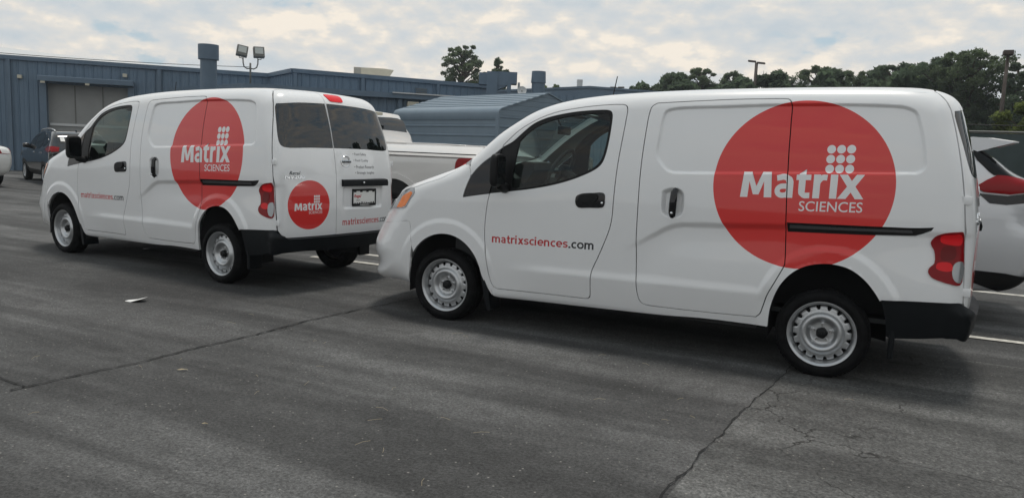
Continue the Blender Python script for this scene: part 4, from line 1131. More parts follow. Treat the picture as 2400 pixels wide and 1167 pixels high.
    shell('window_frame',[pfr],[BLACK],.02,inner=0,parent=fdr,mirror=True); shell('window_glass',[pgl],CABGLASS,0,parent=fdr,mirror=True)
    shell('quarter_window',[pq],GLOSSBLK,.015,parent=root,mirror=True); shell('front_fender',[pf],WHITE,.02,parent=root,mirror=True)
    # seals and liners behind the gaps
    def ribbon(loop,name,parent,w=.016,d=.021):
        L=resample(loop,.03); A=offset(L,w); B=offset(L,-w); ff=off(-d); PA,oa=SIDE.map(A,ff); PB,ob=SIDE.map(B,ff)
        n=len(L); ok=oa&ob; V=np.concatenate([PA,PB]); fc=[(i,(i+1)%n,n+(i+1)%n,n+i) for i in range(n) if ok[i] and ok[(i+1)%n]]
        for m in (1,-1):
            obj(name,mesh_np(name,V*[1,m,1],np.array(fc),SEAL),parent)
    ribbon(DOOR,'door_seal',root); ribbon(SLIDE,'door_seal',root)
    Q,T=triangulate([resample([(1.50,.82),(3.58,.82),(3.56,1.2),(3.36,1.84),(1.66,1.82),(1.58,1.7)],.05)],lambda q:inpoly(q,np.array([(1.50,.82),(3.58,.82),(3.56,1.2),(3.36,1.84),(1.66,1.82),(1.58,1.7)])),.06,()); pin=lift(SIDE,off(-.05),Q,T)
    shell('cargo_lining',[pin],TRIM,0,parent=root); shell('cargo_lining',[pin],TRIM,0,parent=root,mirror=True)
    # --- hood, roof, windscreen (plan view)
    hs=SIDE.map(np.array(HOODGAP),VF)[0]
    hp=catmull(hs[:,:2],5)
    nose=catmull([tuple(hp[0]),(-.70,-.56),(-.775,-.38),(-.80,-.18),(-.806,0)],5)
    base=catmull([tuple(hp[-1]),(.06,-.62),(-.03,-.36),(-.055,0)],5)
    half=np.concatenate([nose[::-1][:-1],hp[:-1],base]); hood=np.concatenate([half,(half*[1,-1])[::-1][1:-1]])
    hood_i=offset(resample(hood,.02),GAPW)
    Q,T=triangulate([hood_i],lambda q:inpoly(q,hood_i),.04,(),ds=.02); ph=lift(TOP,VF,Q,T); shell('hood',[ph],WHITE,.018,parent=root)
    sm=seam[:,:2]
    rg=catmull([(3.44,sm[-1][1]),(3.452,-.4),(3.456,0)],4)
    halfr=np.concatenate([base[::-1][:-1],sm[:-1],rg]); roof=np.concatenate([halfr,(halfr*[1,-1])[::-1][1:-1]]); roof=resample(roof,.03)
    wsh=np.concatenate([catmull([(-.035,0),(-.005,-.36),(.10,-.60),(.155,-.665)],5)[:-1],catmull([(.155,-.665),(.4,-.655),(.70,-.615),(.80,-.59)],4)[:-1],catmull([(.80,-.59),(.80,-.3),(.79,0)],4)])
    ws=resample(np.concatenate([wsh,(wsh*[1,-1])[::-1][1:-1]]),.025)
    Q,T=triangulate([roof,ws],lambda q:inpoly(q,roof)&~inpoly(q,ws),.05,(),ds=.02); pr=lift(TOP,VF,Q,T); shell('roof',[pr],[WHITE,GREYTRIM],.03,inner=1,parent=root)
    Q,T=triangulate([ws],lambda q:inpoly(q,ws),.05,(),ds=.025); pw=lift(TOP,off(-.004),Q,T); shell('windscreen',[pw],CABGLASS,0,parent=root)
    # --- nose (fascia) and front bumper
    def fr(yz): return FRONT.map(np.array(yz),VF)[0]
    bg=SIDE.map(np.array(BUMPGAP),VF)[0]
    topb=np.concatenate([bg,fr([(-.70,.752),(-.55,.745),(-.3,.74),(0,.738)])])
    botb=np.concatenate([SIDE.map(np.array([(-.322,.585),(-.343,.46),(-.358,.37),(-.375,.29),(-.395,.262)]),VF)[0],fr([(-.74,.262),(-.62,.255),(-.4,.25),(0,.247)])])
    def gl_loop(a,b,chart,fn=VF):
        A=chart.inv(a); B=chart.inv(b); h=np.concatenate([A,B[::-1]]); m=h*[-1,1]
        return np.concatenate([A,(A*[-1,1])[::-1][1:],(B*[-1,1])[1:],B[::-1][1:]])
    bl=resample(gl_loop(topb,botb,FRONTG),.015); bl=offset(bl,.0012)
    grl=resample(FRONTG.inv(fr([(-.48,.70),(.48,.70),(.55,.62),(.5,.56),(-.5,.56),(-.55,.62)])),.02); lwl=resample(FRONTG.inv(fr([(-.5,.46),(.5,.46),(.46,.36),(-.46,.36)])),.02)
    Q,T=triangulate([bl],lambda q:inpoly(q,bl),.02,(),ds=.013); pb=lift(FRONTG,VF,Q,T); bump=shell('front_bumper',[pb],WHITE,.02,parent=root)
    for lp,nm in ((grl,'bumper_grille'),(lwl,'lower_grille')):
        Q,T=triangulate([lp],lambda q:inpoly(q,lp),.03,(),ds=.02); shell(nm,[lift(FRONTG,off(.003),Q,T)],BLACK,.008,parent=bump)
    hg=hs[[0]]; 
    nose3=TOP.map(nose,VF)[0]
    a=np.concatenate([SIDE.map(np.array([(-.600,.77),(-.600,.90)]),VF)[0],nose3]); b=np.concatenate([SIDE.map(np.array([(-.600,.768)]),VF)[0],fr([(-.70,.754),(-.55,.747),(-.3,.742),(0,.740)])])
    fl=resample(gl_loop(a,b,FRONTG),.015)
    Q,T=triangulate([fl],lambda q:inpoly(q,fl),.02,(),ds=.013); fas=shell('front_panel',[lift(FRONTG,VF,Q,T)],WHITE,.02,parent=root)
    g2=resample(FRONTG.inv(fr([(-.42,.855),(.42,.855),(.34,.775),(-.34,.775)])),.02)
    Q,T=triangulate([g2],lambda q:inpoly(q,g2),.03,(),ds=.02); shell('grille',[lift(FRONTG,off(.004),Q,T)],BLACK,.01,parent=fas)
    LAMP=np.array([(-.585,-.735,.886),(-.70,-.60,.86),(-.76,-.47,.868),(-.735,-.50,.93),(-.66,-.62,.965),(-.593,-.693,.953),(-.481,-.752,1.034),(-.384,-.792,1.071),(-.326,-.814,1.080),(-.314,-.834,1.035),(-.354,-.834,.983),(-.392,-.836,.917),(-.45,-.82,.898),(-.519,-.779,.892)])
    AMB=np.array([(-.525,-.775,.902),(-.471,-.774,.992),(-.354,-.818,1.046),(-.330,-.83,1.034),(-.366,-.832,.975),(-.400,-.831,.922),(-.45,-.815,.905)])
    for m in (False,True):
        lp=resample(catmull(FRONTG.inv(LAMP),3,True),.01); Q,T=triangulate([lp],lambda q:inpoly(q,lp),.02,(),ds=.01)
        hl=shell('headlight',[lift(FRONTG,off(.005),Q,T)],CLEARLENS,.02,parent=root,mirror=m)
        lp2=resample(FRONTG.inv(AMB),.01); Q,T=triangulate([lp2],lambda q:inpoly(q,lp2),.02,(),ds=.01)
        shell('turn_signal',[lift(FRONTG,off(.007),Q,T)],AMBER,.01,parent=hl,mirror=m)
    # --- rear doors
    tg=TOP.map(np.array([(3.442,sm[-1][1]+.01),(3.454,-.45),(3.458,-.3),(3.459,-.14)]),VF)[0]
    sg=SIDE.map(np.array(REARGAP)+[.0025,0],VF)[0]
    def rr(yz,f=VF): return REAR.map(np.array(yz,float),f)[0]
    bt=rr([(-.765,.545),(-.74,.522),(-.70,.517),(-.4,.518),(-.14,.519)])
    seamtop=TOP.map(np.array([(3.48,-.14),(3.53,-.14),(3.57,-.14)]),VF)[0]; seamr=rr([(-.14,1.84),(-.14,1.7),(-.14,1.5),(-.14,1.3),(-.14,1.0),(-.14,.8),(-.14,.6)])
    sl=np.concatenate([seamtop,seamr])
    leftl=np.concatenate([tg[::-1],sg,bt,sl[::-1]])
    mir=lambda A:A*[1,-1,1]
    tgr=TOP.map(np.array([(3.442,-(sm[-1][1]+.01)),(3.454,.45),(3.459,.1),(3.459,-.14)]),VF)[0]
    btr=np.concatenate([mir(bt[:4]),rr([(.1,.519),(-.14,.519)])])
    rightl=np.concatenate([tgr[::-1],mir(sg),btr,sl[::-1]])
    WL=catmull([(-.685,1.772),(-.45,1.797),(-.150,1.808)],4); WL=np.concatenate([WL,[(-.1465,1.59),(-.1465,1.376)],catmull([(-.1465,1.376),(-.42,1.373),(-.70,1.369),(-.733,1.385),(-.745,1.42)],4)[1:],catmull([(-.745,1.42),(-.743,1.48),(-.725,1.60),(-.700,1.74)],4)[1:]])
    WR=np.concatenate([catmull([(.680,1.772),(.45,1.797),(.1,1.808),(-.130,1.809)],4),[(-.1335,1.59),(-.1335,1.377)],catmull([(-.1335,1.377),(.3,1.375),(.675,1.369),(.708,1.385),(.720,1.42)],4)[1:],catmull([(.720,1.42),(.718,1.48),(.708,1.60),(.692,1.74)],4)[1:]])
    LG=slant(logo(-.636,-.318,.772),-.636,.012); RD=circle((-.468,.826),.240,.236,96)
    URLr=fit(small_word('matrixsciences'),-.055,.512,.606,.672); URLb=fit(small_word('.com'),.518,.684,.606,.655)
    BUL=[]
    for i,(t,w) in enumerate((('\u2022 Food Safety',.205),('\u2022 Food Quality',.225),('\u2022 Product Research',.305),('\u2022 Strategic Insights',.30))):
        x0=.115+.004*i; BUL.append(fit(text_loops(t,1.0,bold=.010),x0,x0+w,1.302-.0625*i,1.335-.0625*i))
    frec=lambda Q: rec_dist(Q)
    def rec_dist(Q):
        P=REAR_PLANE(Q); dx=np.abs(P[:,0]-.26)-.27; dz=np.abs(P[:,1]-.885)-.075
        return np.hypot(np.maximum(dx,0),np.maximum(dz,0))+np.minimum(np.maximum(dx,dz),0)-.045+.014
    def REAR_PLANE(Q): # gnomonic -> approx (y,z) on the door plane
        return np.stack([Q[:,0]*1.185,1.0+Q[:,1]*1.185],1)
    toG=lambda loops: [REARG.inv(rr(resample(l,.02))) for l in loops]
    for nm,lp3,win,prints,m in (('rear_door',leftl,WL,[('logo_lettering',LG,VWHITE),('logo_disc',[RD],RED)],0),('rear_door',rightl,WR,[('web_address_lettering',URLr,REDTXT),('web_address_lettering',URLb,BLKTXT),*[('services_lettering',q_,BLKTXT) for q_ in BUL]],1)):
        lp=offset(resample(REARG.inv(lp3),.012),GAPW*.8); wn=toG([win])[0]; wn_o=offset(wn,-.0015); wn_i=offset(wn,.0015)
        pr_=[(n_,toG(l_),m_) for n_,l_,m_ in prints]
        holes=[logo_in(l_) if n_=='logo_lettering' else anyof(l_) if n_.startswith('web') else evenodd(l_) for n_,l_,_ in pr_]
        allL=[x for _,l_,_ in pr_ for x in l_]
        def kd(q):
            r=inpoly(q,lp)&~inpoly(q,wn_o)
            for h in holes: r&=~h(q)
            if not m: r&=~holes[1](q)
            return r
        Q,T=triangulate([lp,wn_o]+allL,kd,.03,[(frec,.026,.009)] if m else (),ds=.012)
        dr=shell(nm,[lift(REARG,VF,Q,T)],[WHITE,TRIM],.022,inner=1,parent=root)
        for j,(n_,l_,m_) in enumerate(pr_):
            if n_=='logo_disc': kk=lambda q: holes[1](q)&~holes[0](q); LL=allL
            else: kk=holes[j]; LL=l_
            Q,T=triangulate(LL,kk,.03,(),ds=.006); shell(n_,[lift(REARG,VF,Q,T)],m_,0,parent=dr)
        Q,T=triangulate([wn_i],lambda q:inpoly(q,wn_i),.05,(),ds=.02); shell('rear_window_glass',[lift(REARG,off(-.001),Q,T)],DKGLASS,.01,parent=dr)
        s_=1 if m else -1
        for z in (1.228,.662):
            h=MB(); xx=float(SIDE.map([[3.667 if z>1 else 3.714,z]],VF)[0][0][1])
            xc=3.668 if z>1 else 3.714
            h.box((xc+.008,s_*(abs(xx)-.002),z),(.060,.014,.052),bev=.003); h.tube([(xc-.016,s_*(abs(xx)+.003),z-.028),(xc-.016,s_*(abs(xx)+.003),z+.028)],.0065,8)
            h.obj('hinge',WHITE,dr,angle=40)
    # rear trim: handle bar, plate, emblem, lettering, high lamp
    hb=MB(); 
    hb.prism([(3.790,.995),(3.790,1.072),(3.835,1.064),(3.845,1.03),(3.841,1.0)],'y',-.07,.59)
    hb.obj('handle_bar',CLAD,root,angle=30)
    lk=MB(); lk.lathe([(.0,.012),(.008,.012),(.010,0)],'x',(3.841,.22,1.035),12); lk.obj('door_lock',CHROME,root,smooth=True)
    plate(root); emblem(root); nv_letters(root)
    lp=resample(catmull(REARG.inv(rr([(-.085,1.902),(.02,1.905),(.115,1.901),(.118,1.86),(.105,1.838),(.0,1.834),(-.06,1.837),(-.082,1.86)])),3,True),.008)
    Q,T=triangulate([lp],lambda q:inpoly(q,lp),.02,(),ds=.008); shell('high_brake_lamp',[lift(REARG,off(.006),Q,T)],REDLENS2,.02,parent=root)
    # --- tail lights
    TL=np.array([(3.676,-.82,1.034),(3.652,-.833,1.034),(3.583,-.837,1.02),(3.528,-.833,.993),(3.506,-.833,.960),(3.514,-.834,.933),(3.529,-.834,.908),(3.537,-.838,.831),(3.513,-.84,.801),(3.508,-.842,.773),(3.528,-.843,.744),(3.571,-.843,.725),(3.626,-.843,.712),(3.690,-.83,.708),(3.700,-.82,.80),(3.69,-.82,.92)])
    TC=np.array([(3.694,-.827,.850),(3.667,-.827,.852),(3.647,-.833,.837),(3.637,-.837,.802),(3.644,-.839,.756),(3.662,-.837,.728),(3.69,-.832,.722)])
    TCH=np.array([(3.575,-.83,.935),(3.640,-.83,.94),(3.645,-.83,.87),(3.575,-.83,.855)]); TB1=np.array([(3.56,-.83,1.0),(3.62,-.83,1.012),(3.668,-.83,1.015),(3.672,-.83,.955),(3.62,-.83,.95),(3.56,-.83,.965)]); TB2=np.array([(3.555,-.83,.835),(3.625,-.83,.84),(3.64,-.83,.80),(3.61,-.83,.785),(3.55,-.83,.80)])
    for mm in (False,True):
        c2=lambda A,n=3: resample(catmull(SIDE.inv(A),n,True),.008)
        lp=c2(TL); Q,T=triangulate([lp],lambda q:inpoly(q,lp),.015,(),ds=.008)
        dd=lambda P: van_F(P)-.009-.0*np.sin(np.clip((P[:,2]-.70)/.34,0,1)*np.pi*3)**2
        tl=shell('tail_light',[lift(SIDE,dd,Q,T)],REDLENS,.022,parent=root,mirror=mm)
        for nm,A,mt in (('reverse_lamp',TC,CLEARLENS),('lamp_chamber',TCH,REDDARK),('lamp_reflector',TB1,REDLENS2),('lamp_reflector',TB2,REDLENS2)):
            l2=c2(A); Q,T=triangulate([l2],lambda q:inpoly(q,l2),.015,(),ds=.008); shell(nm,[lift(SIDE,lambda P:dd(P)-.003,Q,T)],mt,.012,parent=tl,mirror=mm)
    # --- rear bumper
    bf=lambda P: van_F(P,False)-.002-.048*sstep((P[:,0]-3.62)/.14)*sstep((.62-P[:,2])/.10)
    tb=np.concatenate([SIDE.map(np.array([(3.264,.5655),(3.4,.575),(3.502,.581),(3.60,.588),(3.69,.5925),(3.712,.589)]),bf)[0],rr([(-.768,.54),(-.735,.513),(-.70,.509),(-.4,.511),(0,.512)],bf)])
    bb=np.concatenate([SIDE.map(np.array([(3.268,.545),(3.297,.44),(3.312,.33),(3.34,.322),(3.5,.343),(3.65,.366),(3.70,.376)]),bf)[0],rr([(-.72,.398),(-.5,.385),(0,.375)],bf)])
    lp=resample(gl_loop(tb,bb,REARG),.012)
    Q,T=triangulate([lp],lambda q:inpoly(q,lp),.022,(),ds=.012); P,N,T=lift(REARG,bf,Q,T)
    shell('rear_bumper',[(P,N,T)],CLAD,.075,parent=root)
    # --- rail slot
    for mm in (False,True):
        r2=offset(rail,-.006); Q,T=triangulate([r2],lambda q:inpoly(q,r2),.02,(),ds=.01); rl=shell('door_rail',[lift(SIDE,off(-.018),Q,T)],SEAL,0,parent=root,mirror=mm)
        bar=np.array([(2.67,.998),(2.67,.980),(3.40,1.006),(3.395,1.022)]); bar=resample(bar,.02); Q,T=triangulate([bar],lambda q:inpoly(q,bar),.02,(),ds=.01); shell('rail_track',[lift(SIDE,off(-.006),Q,T)],RAILM,.012,parent=rl,mirror=mm)
    # --- door handles
    HF=catmull([(1.136,1.07),(1.142,1.10),(1.17,1.118),(1.212,1.128),(1.28,1.134),(1.346,1.139),(1.364,1.128),(1.369,1.083),(1.366,1.045),(1.350,1.030),(1.25,1.022),(1.165,1.018),(1.144,1.035)],3,True)
    HFb=catmull([(1.160,1.080),(1.175,1.110),(1.22,1.121),(1.30,1.126),(1.318,1.10),(1.29,1.07),(1.22,1.062),(1.175,1.060)],3,True)
    for mm in (False,True):
        par=fdr if mm else fd
        l=resample(HF,.008); Q,T=triangulate([l],lambda q:inpoly(q,l),.02,(),ds=.008); h1=shell('door_handle_cup',[lift(SIDE,off(.004),Q,T)],GLOSSBLK,.012,parent=par,mirror=mm)
        l2=resample(HFb,.008); Q,T=triangulate([l2],lambda q:inpoly(q,l2),.02,(),ds=.008); shell('door_handle',[lift(SIDE,off(.016),Q,T)],BLACK,.02,parent=par,mirror=mm)
        if not mm:
            y=float(SIDE.map([[1.347,1.062]],VF)[0][0][1]); k=MB(); k.lathe([(0,-.006),(.009,-.006),(.011,0.004)],'y',(1.347,y-.004,1.062),14); k.obj('door_lock',CHROME,par,smooth=True)
    y=float(SIDE.map([[1.75,1.1]],VF)[0][0][1])
    k=MB(); k.tube([(1.890,y+.012,1.192),(1.884,y-.014,1.17),(1.880,y-.016,1.10),(1.878,y-.014,1.03),(1.876,y+.012,1.004)],[.020,.026,.028,.028,.022],8); 
    kv=[(v[0],y+(v[1]-y)*.8,v[2]) for v in k.v]; k.v=kv
    k.obj('slide_handle',GLOSSBLK,sd,angle=50)
    k=MB(); k.lathe([(0,-.004),(.009,-.004),(.010,.004)],'y',(1.878,y-.036,1.028),12); k.obj('door_lock',CHROME,sd,smooth=True)
    # --- mirrors
    for s_ in (-1,1):
        m=MB(); n=26
        for i in range(13):
            for j in range(n):
                a=math.pi*(i/12-.5); b=2*math.pi*j/n; ca,sa=math.cos(a),math.sin(a)
                e=lambda t,p: math.copysign(abs(t)**p,t)
                xx=e(sa,.7)*.034; yy=e(ca,.25)*e(math.cos(b),.45)*.083; zz=e(ca,.25)*e(math.sin(b),.40)*.128
                m.v.append((.525+xx+.015*(zz>0)*zz, s_*(.968+yy), 1.265+zz))
        m.f=[(i*n+j,i*n+(j+1)%n,(i+1)*n+(j+1)%n,(i+1)*n+j) for i in range(12) for j in range(n)]; m.m=[0]*len(m.f)
        mo=m.obj('door_mirror',BLACK,root,smooth=True)
        g=MB(); g.box((.5615,s_*.968,1.265),(.004,.13,.21),bev=.0015); g.obj('mirror_glass',DKGLASS,mo)
        b=MB(); b.tube([(.535,s_*.80,1.135),(.54,s_*.87,1.125),(.535,s_*.93,1.14),(.53,s_*.95,1.17)],[.045,.038,.034,.03],10); b.obj('mirror_arm',BLACK,mo,smooth=True)
    # --- wheels
    for x in (0,2.925):
        for s_ in (-1,1): wheel(root,(x,s_*.8355,.292),s_)
    # --- under side, liners, flaps
    u=MB(); u.box((1.05,0,.275),(3.0,1.42,.03)); u.box((3.05,0,.40),(1.0,1.36,.03)); u.box((1.5,0,.21),(.10,.10,.12)); u.tube([(.3,.25,.22),(2.4,.25,.22),(2.6,.35,.30),(3.45,.35,.36)],.03,8)
    u.tube([(2.925,-.66,.27),(2.925,.66,.27)],.045,8); u.tube([(0,-.66,.26),(0,.66,.26)],.04,8)
    for s_ in (-1,1):
        u.box((3.1,s_*.5,.37),(.8,.06,.02))
        u.box((1.5,s_*.74,.30),(2.0,.10,.07))
    u.obj('underbody',UNDER,root)
    for A in (FARCH,RARCH):
        C=catmull(A,3)
        for s_ in (-1,1):
            n=len(C); V=[(p[0]*1.0,s_*.815,p[1]+.004) for p in C]+[(p[0],s_*.50,p[1]+.03) for p in C]
            fc=[(i,i+1,n+i+1,n+i) for i in range(n-1)]
            V+= [(C[n//2][0],s_*.50,.3)]; c=len(V)-1; fc+=[(n+i,n+i+1,c) for i in range(n-1)]
            mb=MB().add(V,fc); mb.obj('wheel_arch_liner',UNDER,root,smooth=True)
    for s_ in (-1,1):
        f=MB(); f.prism([(.340,.415),(.362,.41),(.41,.30),(.44,.15),(.435,.135),(.405,.135),(.375,.25)],'y',s_*.66,s_*.835); f.obj('mud_flap',CLAD,root)
        f=MB(); f.box((3.345,s_*.755,.31),(.035,.16,.25),bev=.01); f.obj('mud_flap',CLAD,root)
    cabin(root)
    a=MB(); a.tube([(1.12,-.10,1.868),(1.155,-.10,2.06)],[.0045,.004],6); a.box((1.115,-.10,1.868),(.08,.05,.02),bev=.006); a.obj('roof_aerial',BLACK,root)
    return root

def wheel(root,c,s):
    """steel wheel with its tyre; the outer face looks to side s"""
    C=Vector(c); Y=lambda h: -h*s   # h inwards
    prof=[(.2165,-.001),(.2198,.0),(.2196,.006),(.213,.010)]
    w=MB()
    rim=[(.214,.012),(.2185,.008),(.2198,.003),(.2188,-.001),(.2150,-.001),(.2095,.006),(.2045,.010),(.2015,.013),(.1985,.024),(.1955,.040),(.189,.052),(.186,.075),(.186,.150)]
    w.lathe([(r,-h*s) for r,h in rim],'y',(0,0,0),56)
    ro=w.obj('wheel_rim',STEEL,root,loc=C,smooth=True)
    # pressed disc with a scalloped edge
    d=MB(); NN=160
    dp=[(.1845,.052),(.176,.046),(.166,.044),(.150,.044),(.142,.041),(.134,.032),(.124,.022),(.114,.0185),(.104,.021),(.095,.030),(.086,.044),(.078,.054),(.068,.058),(.052,.057),(.030,.057),(0.001,.057)]
    def rf(j,r,q):
        if j>2: return r
        t=(q/(2*math.pi)*16)%1.0; dd=abs(t-.5)*2/16*math.pi*r   # arc distance from notch centre
        n=max(0,1-(dd/.0125)**4) if dd<.0125 else 0
        return r-n*(.026,.018,.009)[j]
    d.lathe([(r,h*s) if False else (r,h*s) for r,h in dp],'y',(0,0,0),NN,rfun=rf)
    if True: d.v=[(x,-y if s>0 else y*1,z) for x,y,z in d.v]
    if s<0: d.v=[(x,-y,z) for x,y,z in d.v]
    d.obj('wheel_disc',STEEL,ro,angle=60)
    cap=MB(); cap.lathe([(.001,.020),(.020,.020),(.030,.023),(.0345,.030),(.036,.040),(.038,.060)],'y',(0,0,0),20,rfun=lambda j,r,q:r*(1+.05*math.cos(5*q)))
    cap.v=[(x,-s*y,z) for x,y,z in cap.v]; cap.obj('hub_cap',BLACK,ro,smooth=True)
    for k in range(5):
        q=2*math.pi*k/5+math.pi/2; nb=MB(); nb.lathe([(.001,.040),(.0075,.040),(.010,.045),(.0105,.060)],'y',(0,0,0),8); nb.v=[(x+.056*math.cos(q),-s*y,z+.056*math.sin(q)) for x,y,z in nb.v]
        nb.obj('wheel_nut',CHROME,ro)
    bk=MB(); bk.lathe([(.001,.085),(.186,.085)],'y',(0,0,0),32); bk.v=[(x,-s*y,z) for x,y,z in bk.v]; bk.obj('brake_drum',UNDER,ro)
    t=MB()
    tp=[(.205,.165),(.215,.012),(.219,.0),(.226,-.010),(.240,-.0165),(.258,-.017),(.272,-.011),(.2795,-.004),(.2815,-.006),(.284,-.003),(.291,.008),(.2960,.018),(.2975,.030),(.2980,.045),(.2935,.047),(.2935,.052),(.2985,.054),(.2990,.080),(.2990,.11),(.2980,.14),(.292,.165),(.27,.182),(.23,.18),(.205,.165)]
    t.lathe(tp,'y',(0,0,0),72)
    # tread lugs on the shoulder
    nl=64
    for k in range(nl):
        q=2*math.pi*k/nl; dq=2*math.pi/nl*.30
        for (h0,h1,r0,r1) in ((.010,.043,.2935,.3010),(.056,.085,.296,.3020)):
            V=[]
            for rr,hh in ((r0-.004 if h0<.02 else r0,h0),(r1-.004 if h0<.02 else r1,h0+.003),(r1,h1),(r0,h1)):
                for a in (q-dq,q+dq): V.append((rr*math.cos(a),hh,rr*math.sin(a)))
            t.add(V,[(0,1,3,2),(2,3,5,4),(4,5,7,6),(0,2,4,6),(1,7,5,3)])
    t.v=[(x,-s*y,max(z,-.292+.0005) if z<0 else z) for x,y,z in t.v]
    t.obj('tyre',RUBBER,root,loc=C,angle=38)

def cabin(root):
    d=MB()   # dashboard
    d.prism([(.02,1.24),(.12,1.285),(.28,1.29),(.46,1.26),(.55,1.20),(.575,1.05),(.55,.92),(.50,.70),(.45,.45),(.02,.45)],'y',-.70,.70)
    d.obj('dashboard',TRIM,root,angle=30)
    b=MB(); b.prism([(.42,1.26),(.50,1.315),(.57,1.338),(.645,1.332),(.655,1.27),(.58,1.15),(.42,1.15)],'y',-.58,-.20); b.obj('instrument_hood',TRIM,root,angle=30)
    R=Matrix.Rotation(rad(-62),3,'Y')
    c=Vector((.80,-.37,1.275))
    s=MB(); s.tube([c+R@Vector((.185*math.cos(q),.185*math.sin(q),0)) for q in np.linspace(0,2*math.pi,40)],.0155,8,cap=False)
    so=s.obj('steering_wheel',TRIM,root,smooth=True)
    h=MB(); h.box((0,0,0),(.13,.15,.045),bev=.02); 
    for q in (90,-90,180): h.box((.12*math.cos(rad(q)),.12*math.sin(rad(q)),0),(.16 if q==180 else .03,.03 if q==180 else .16,.014),bev=.004)
    h.v=[tuple(c+R@Vector((v[0],v[1],v[2]-.02))) for v in h.v]; h.obj('steering_hub',TRIM,so,angle=40)
    k=MB(); k.tube([tuple(c+R@Vector((0,0,-.03))),tuple(c+R@Vector((0,0,-.32)))],.04,10); k.obj('steering_column',TRIM,so,smooth=True)
    m=MB(); m.box((.665,.0,1.612),(.03,.25,.075),bev=.012); m.tube([(.65,.0,1.63),(.62,.0,1.67),(.60,.0,1.715)],.010,6); m.obj('rear_view_mirror',BLACK,root,angle=40)
    for y in (-.37,.37):
        st=MB(); st.box((1.28,y,.72),(.52,.50,.16),bev=.05)
        R2=Matrix.Rotation(rad(14),3,'Y'); st.box((1.63,y,1.08),(.15,.48,.62),R=R2,bev=.05); st.box((1.72,y,1.46),(.10,.27,.17),R=R2,bev=.04)
        st.obj('seat',TRIM,root,angle=50)
    f=MB(); f.box((1.9,0,.40),(3.5,1.40,.03)); f.obj('floor_panel',TRIM,root)
    v=MB(); v.box((.86,-.40,1.735),(.20,.36,.018),R=Matrix.Rotation(rad(18),3,'Y'),bev=.006); v.box((.86,.40,1.735),(.20,.36,.018),R=Matrix.Rotation(rad(18),3,'Y'),bev=.006); v.obj('sun_visor',GREYTRIM,root)
    g=MB(); g.box((1.30,.10,1.72),(.12,.10,.004)); g.obj('visor_card',PAPER,root)

def flat_text(name,body,matl,parent,x0,x1,z0,z1,xface,bold=.01,depth=.003,shear=0):
    L=fit(text_loops(body,1.0,bold=bold,shear=shear),x0,x1,z0,z1); k=evenodd(L)
    Q,T=triangulate(L,k,.05,(),ds=.004)
    n=len(Q); V=np.concatenate([np.stack([np.full(n,xface),Q[:,0],Q[:,1]],1),np.stack([np.full(n,xface-depth),Q[:,0],Q[:,1]],1)])
    a=V[T]; nx=np.cross(a[:,1]-a[:,0],a[:,2]-a[:,0])[:,0]; T[nx<0]=T[nx<0][:,::-1]
    E=np.concatenate([T[:,[0,1]],T[:,[1,2]],T[:,[2,0]]]); key=E.min(1)*10**6+E.max(1); _,i,c=np.unique(key,return_index=True,return_counts=True); B=E[i[c==1]]
    F_=np.concatenate([T,np.stack([B[:,1],B[:,0],B[:,0]+n],1),np.stack([B[:,1],B[:,0]+n,B[:,1]+n],1)])
    return obj(name,mesh_np(name,V,F_,matl,smooth=False),parent)
def plate(root):
    x=3.800; r=Matrix.Rotation(0,3,'X')
    p=MB(); p.box((x,.265,.882),(.010,.325,.158),bev=.003); po=p.obj('number_plate',PAPER,root)
    f=MB()
    for c,d in (((x+.006,.265,.958),(.012,.345,.022)),((x+.006,.265,.806),(.012,.345,.026)),((x+.006,.098,.882),(.012,.014,.17)),((x+.006,.432,.882),(.012,.014,.17))): f.box(c,d,bev=.003)
    # skyline cut-outs along the frame
    rnd=random.Random(4)
    for i in range(9):
        f.box((x+.006,.13+.034*i,.822+.006*rnd.random()),(.010,.012,.006+.012*rnd.random()))
    for i in range(4): f.box((x+.006,.13+.09*i,.942),(.010,.03,.012))
    f.obj('plate_frame',BLACK,po)
    flat_text('plate_lettering','Regal',REDTXT,po,.118,.222,.872,.912,x+.0065,bold=.02,shear=.25)
    flat_text('plate_lettering','Duluth, GA',BLKTXT,po,.15,.20,.848,.856,x+.0065)
    flat_text('plate_lettering','NISSAN',PAPER,po,.20,.33,.800,.811,x+.0135)
def emblem(root):
    x=3.790; e=MB(); c=(x,.0,1.245)
    pts=[(x+.006,.058*math.cos(q),1.245+.056*math.sin(q)) for q in np.linspace(0,2*math.pi,48)]
    e.tube(pts,.0075,8,cap=False); eo=e.obj('badge',CHROME,root,smooth=True)
    b=MB(); b.box((x+.012,0,1.245),(.010,.142,.026),bev=.004); b.obj('badge_bar',CHROME,eo)
    flat_text('badge_lettering','NISSAN',BLKTXT,eo,-.060,.060,1.2375,1.2525,x+.0185,bold=.02)
def nv_letters(root):
    for nm,body,box,sh in (('model_lettering','NV200',(-.735,-.530,1.076,1.107),0),('dealer_lettering','Regal',(-.690,-.570,1.110,1.148),.3)):
        L=fit(text_loops(body,1.0,bold=.012,shear=sh),*box); k=evenodd(L)
        Q,T=triangulate(L,k,.03,(),ds=.004)
        P,N,T2=lift(REAR,off(.006),Q,T); shell(nm,[(P,N,T2)],CHROME,.006,parent=root)
van=build_van(True)
tag(van,'large white cargo van in the foreground with the big red disc on its side','van','white delivery vans')
van2=copy_tree(van)
van2['label']='white cargo van further back on the left, its rear doors, plate and bumper showing'
van2.location=(-5.466512894,0.42300135741,0); van2.rotation_euler=(0,0,-0.112887)
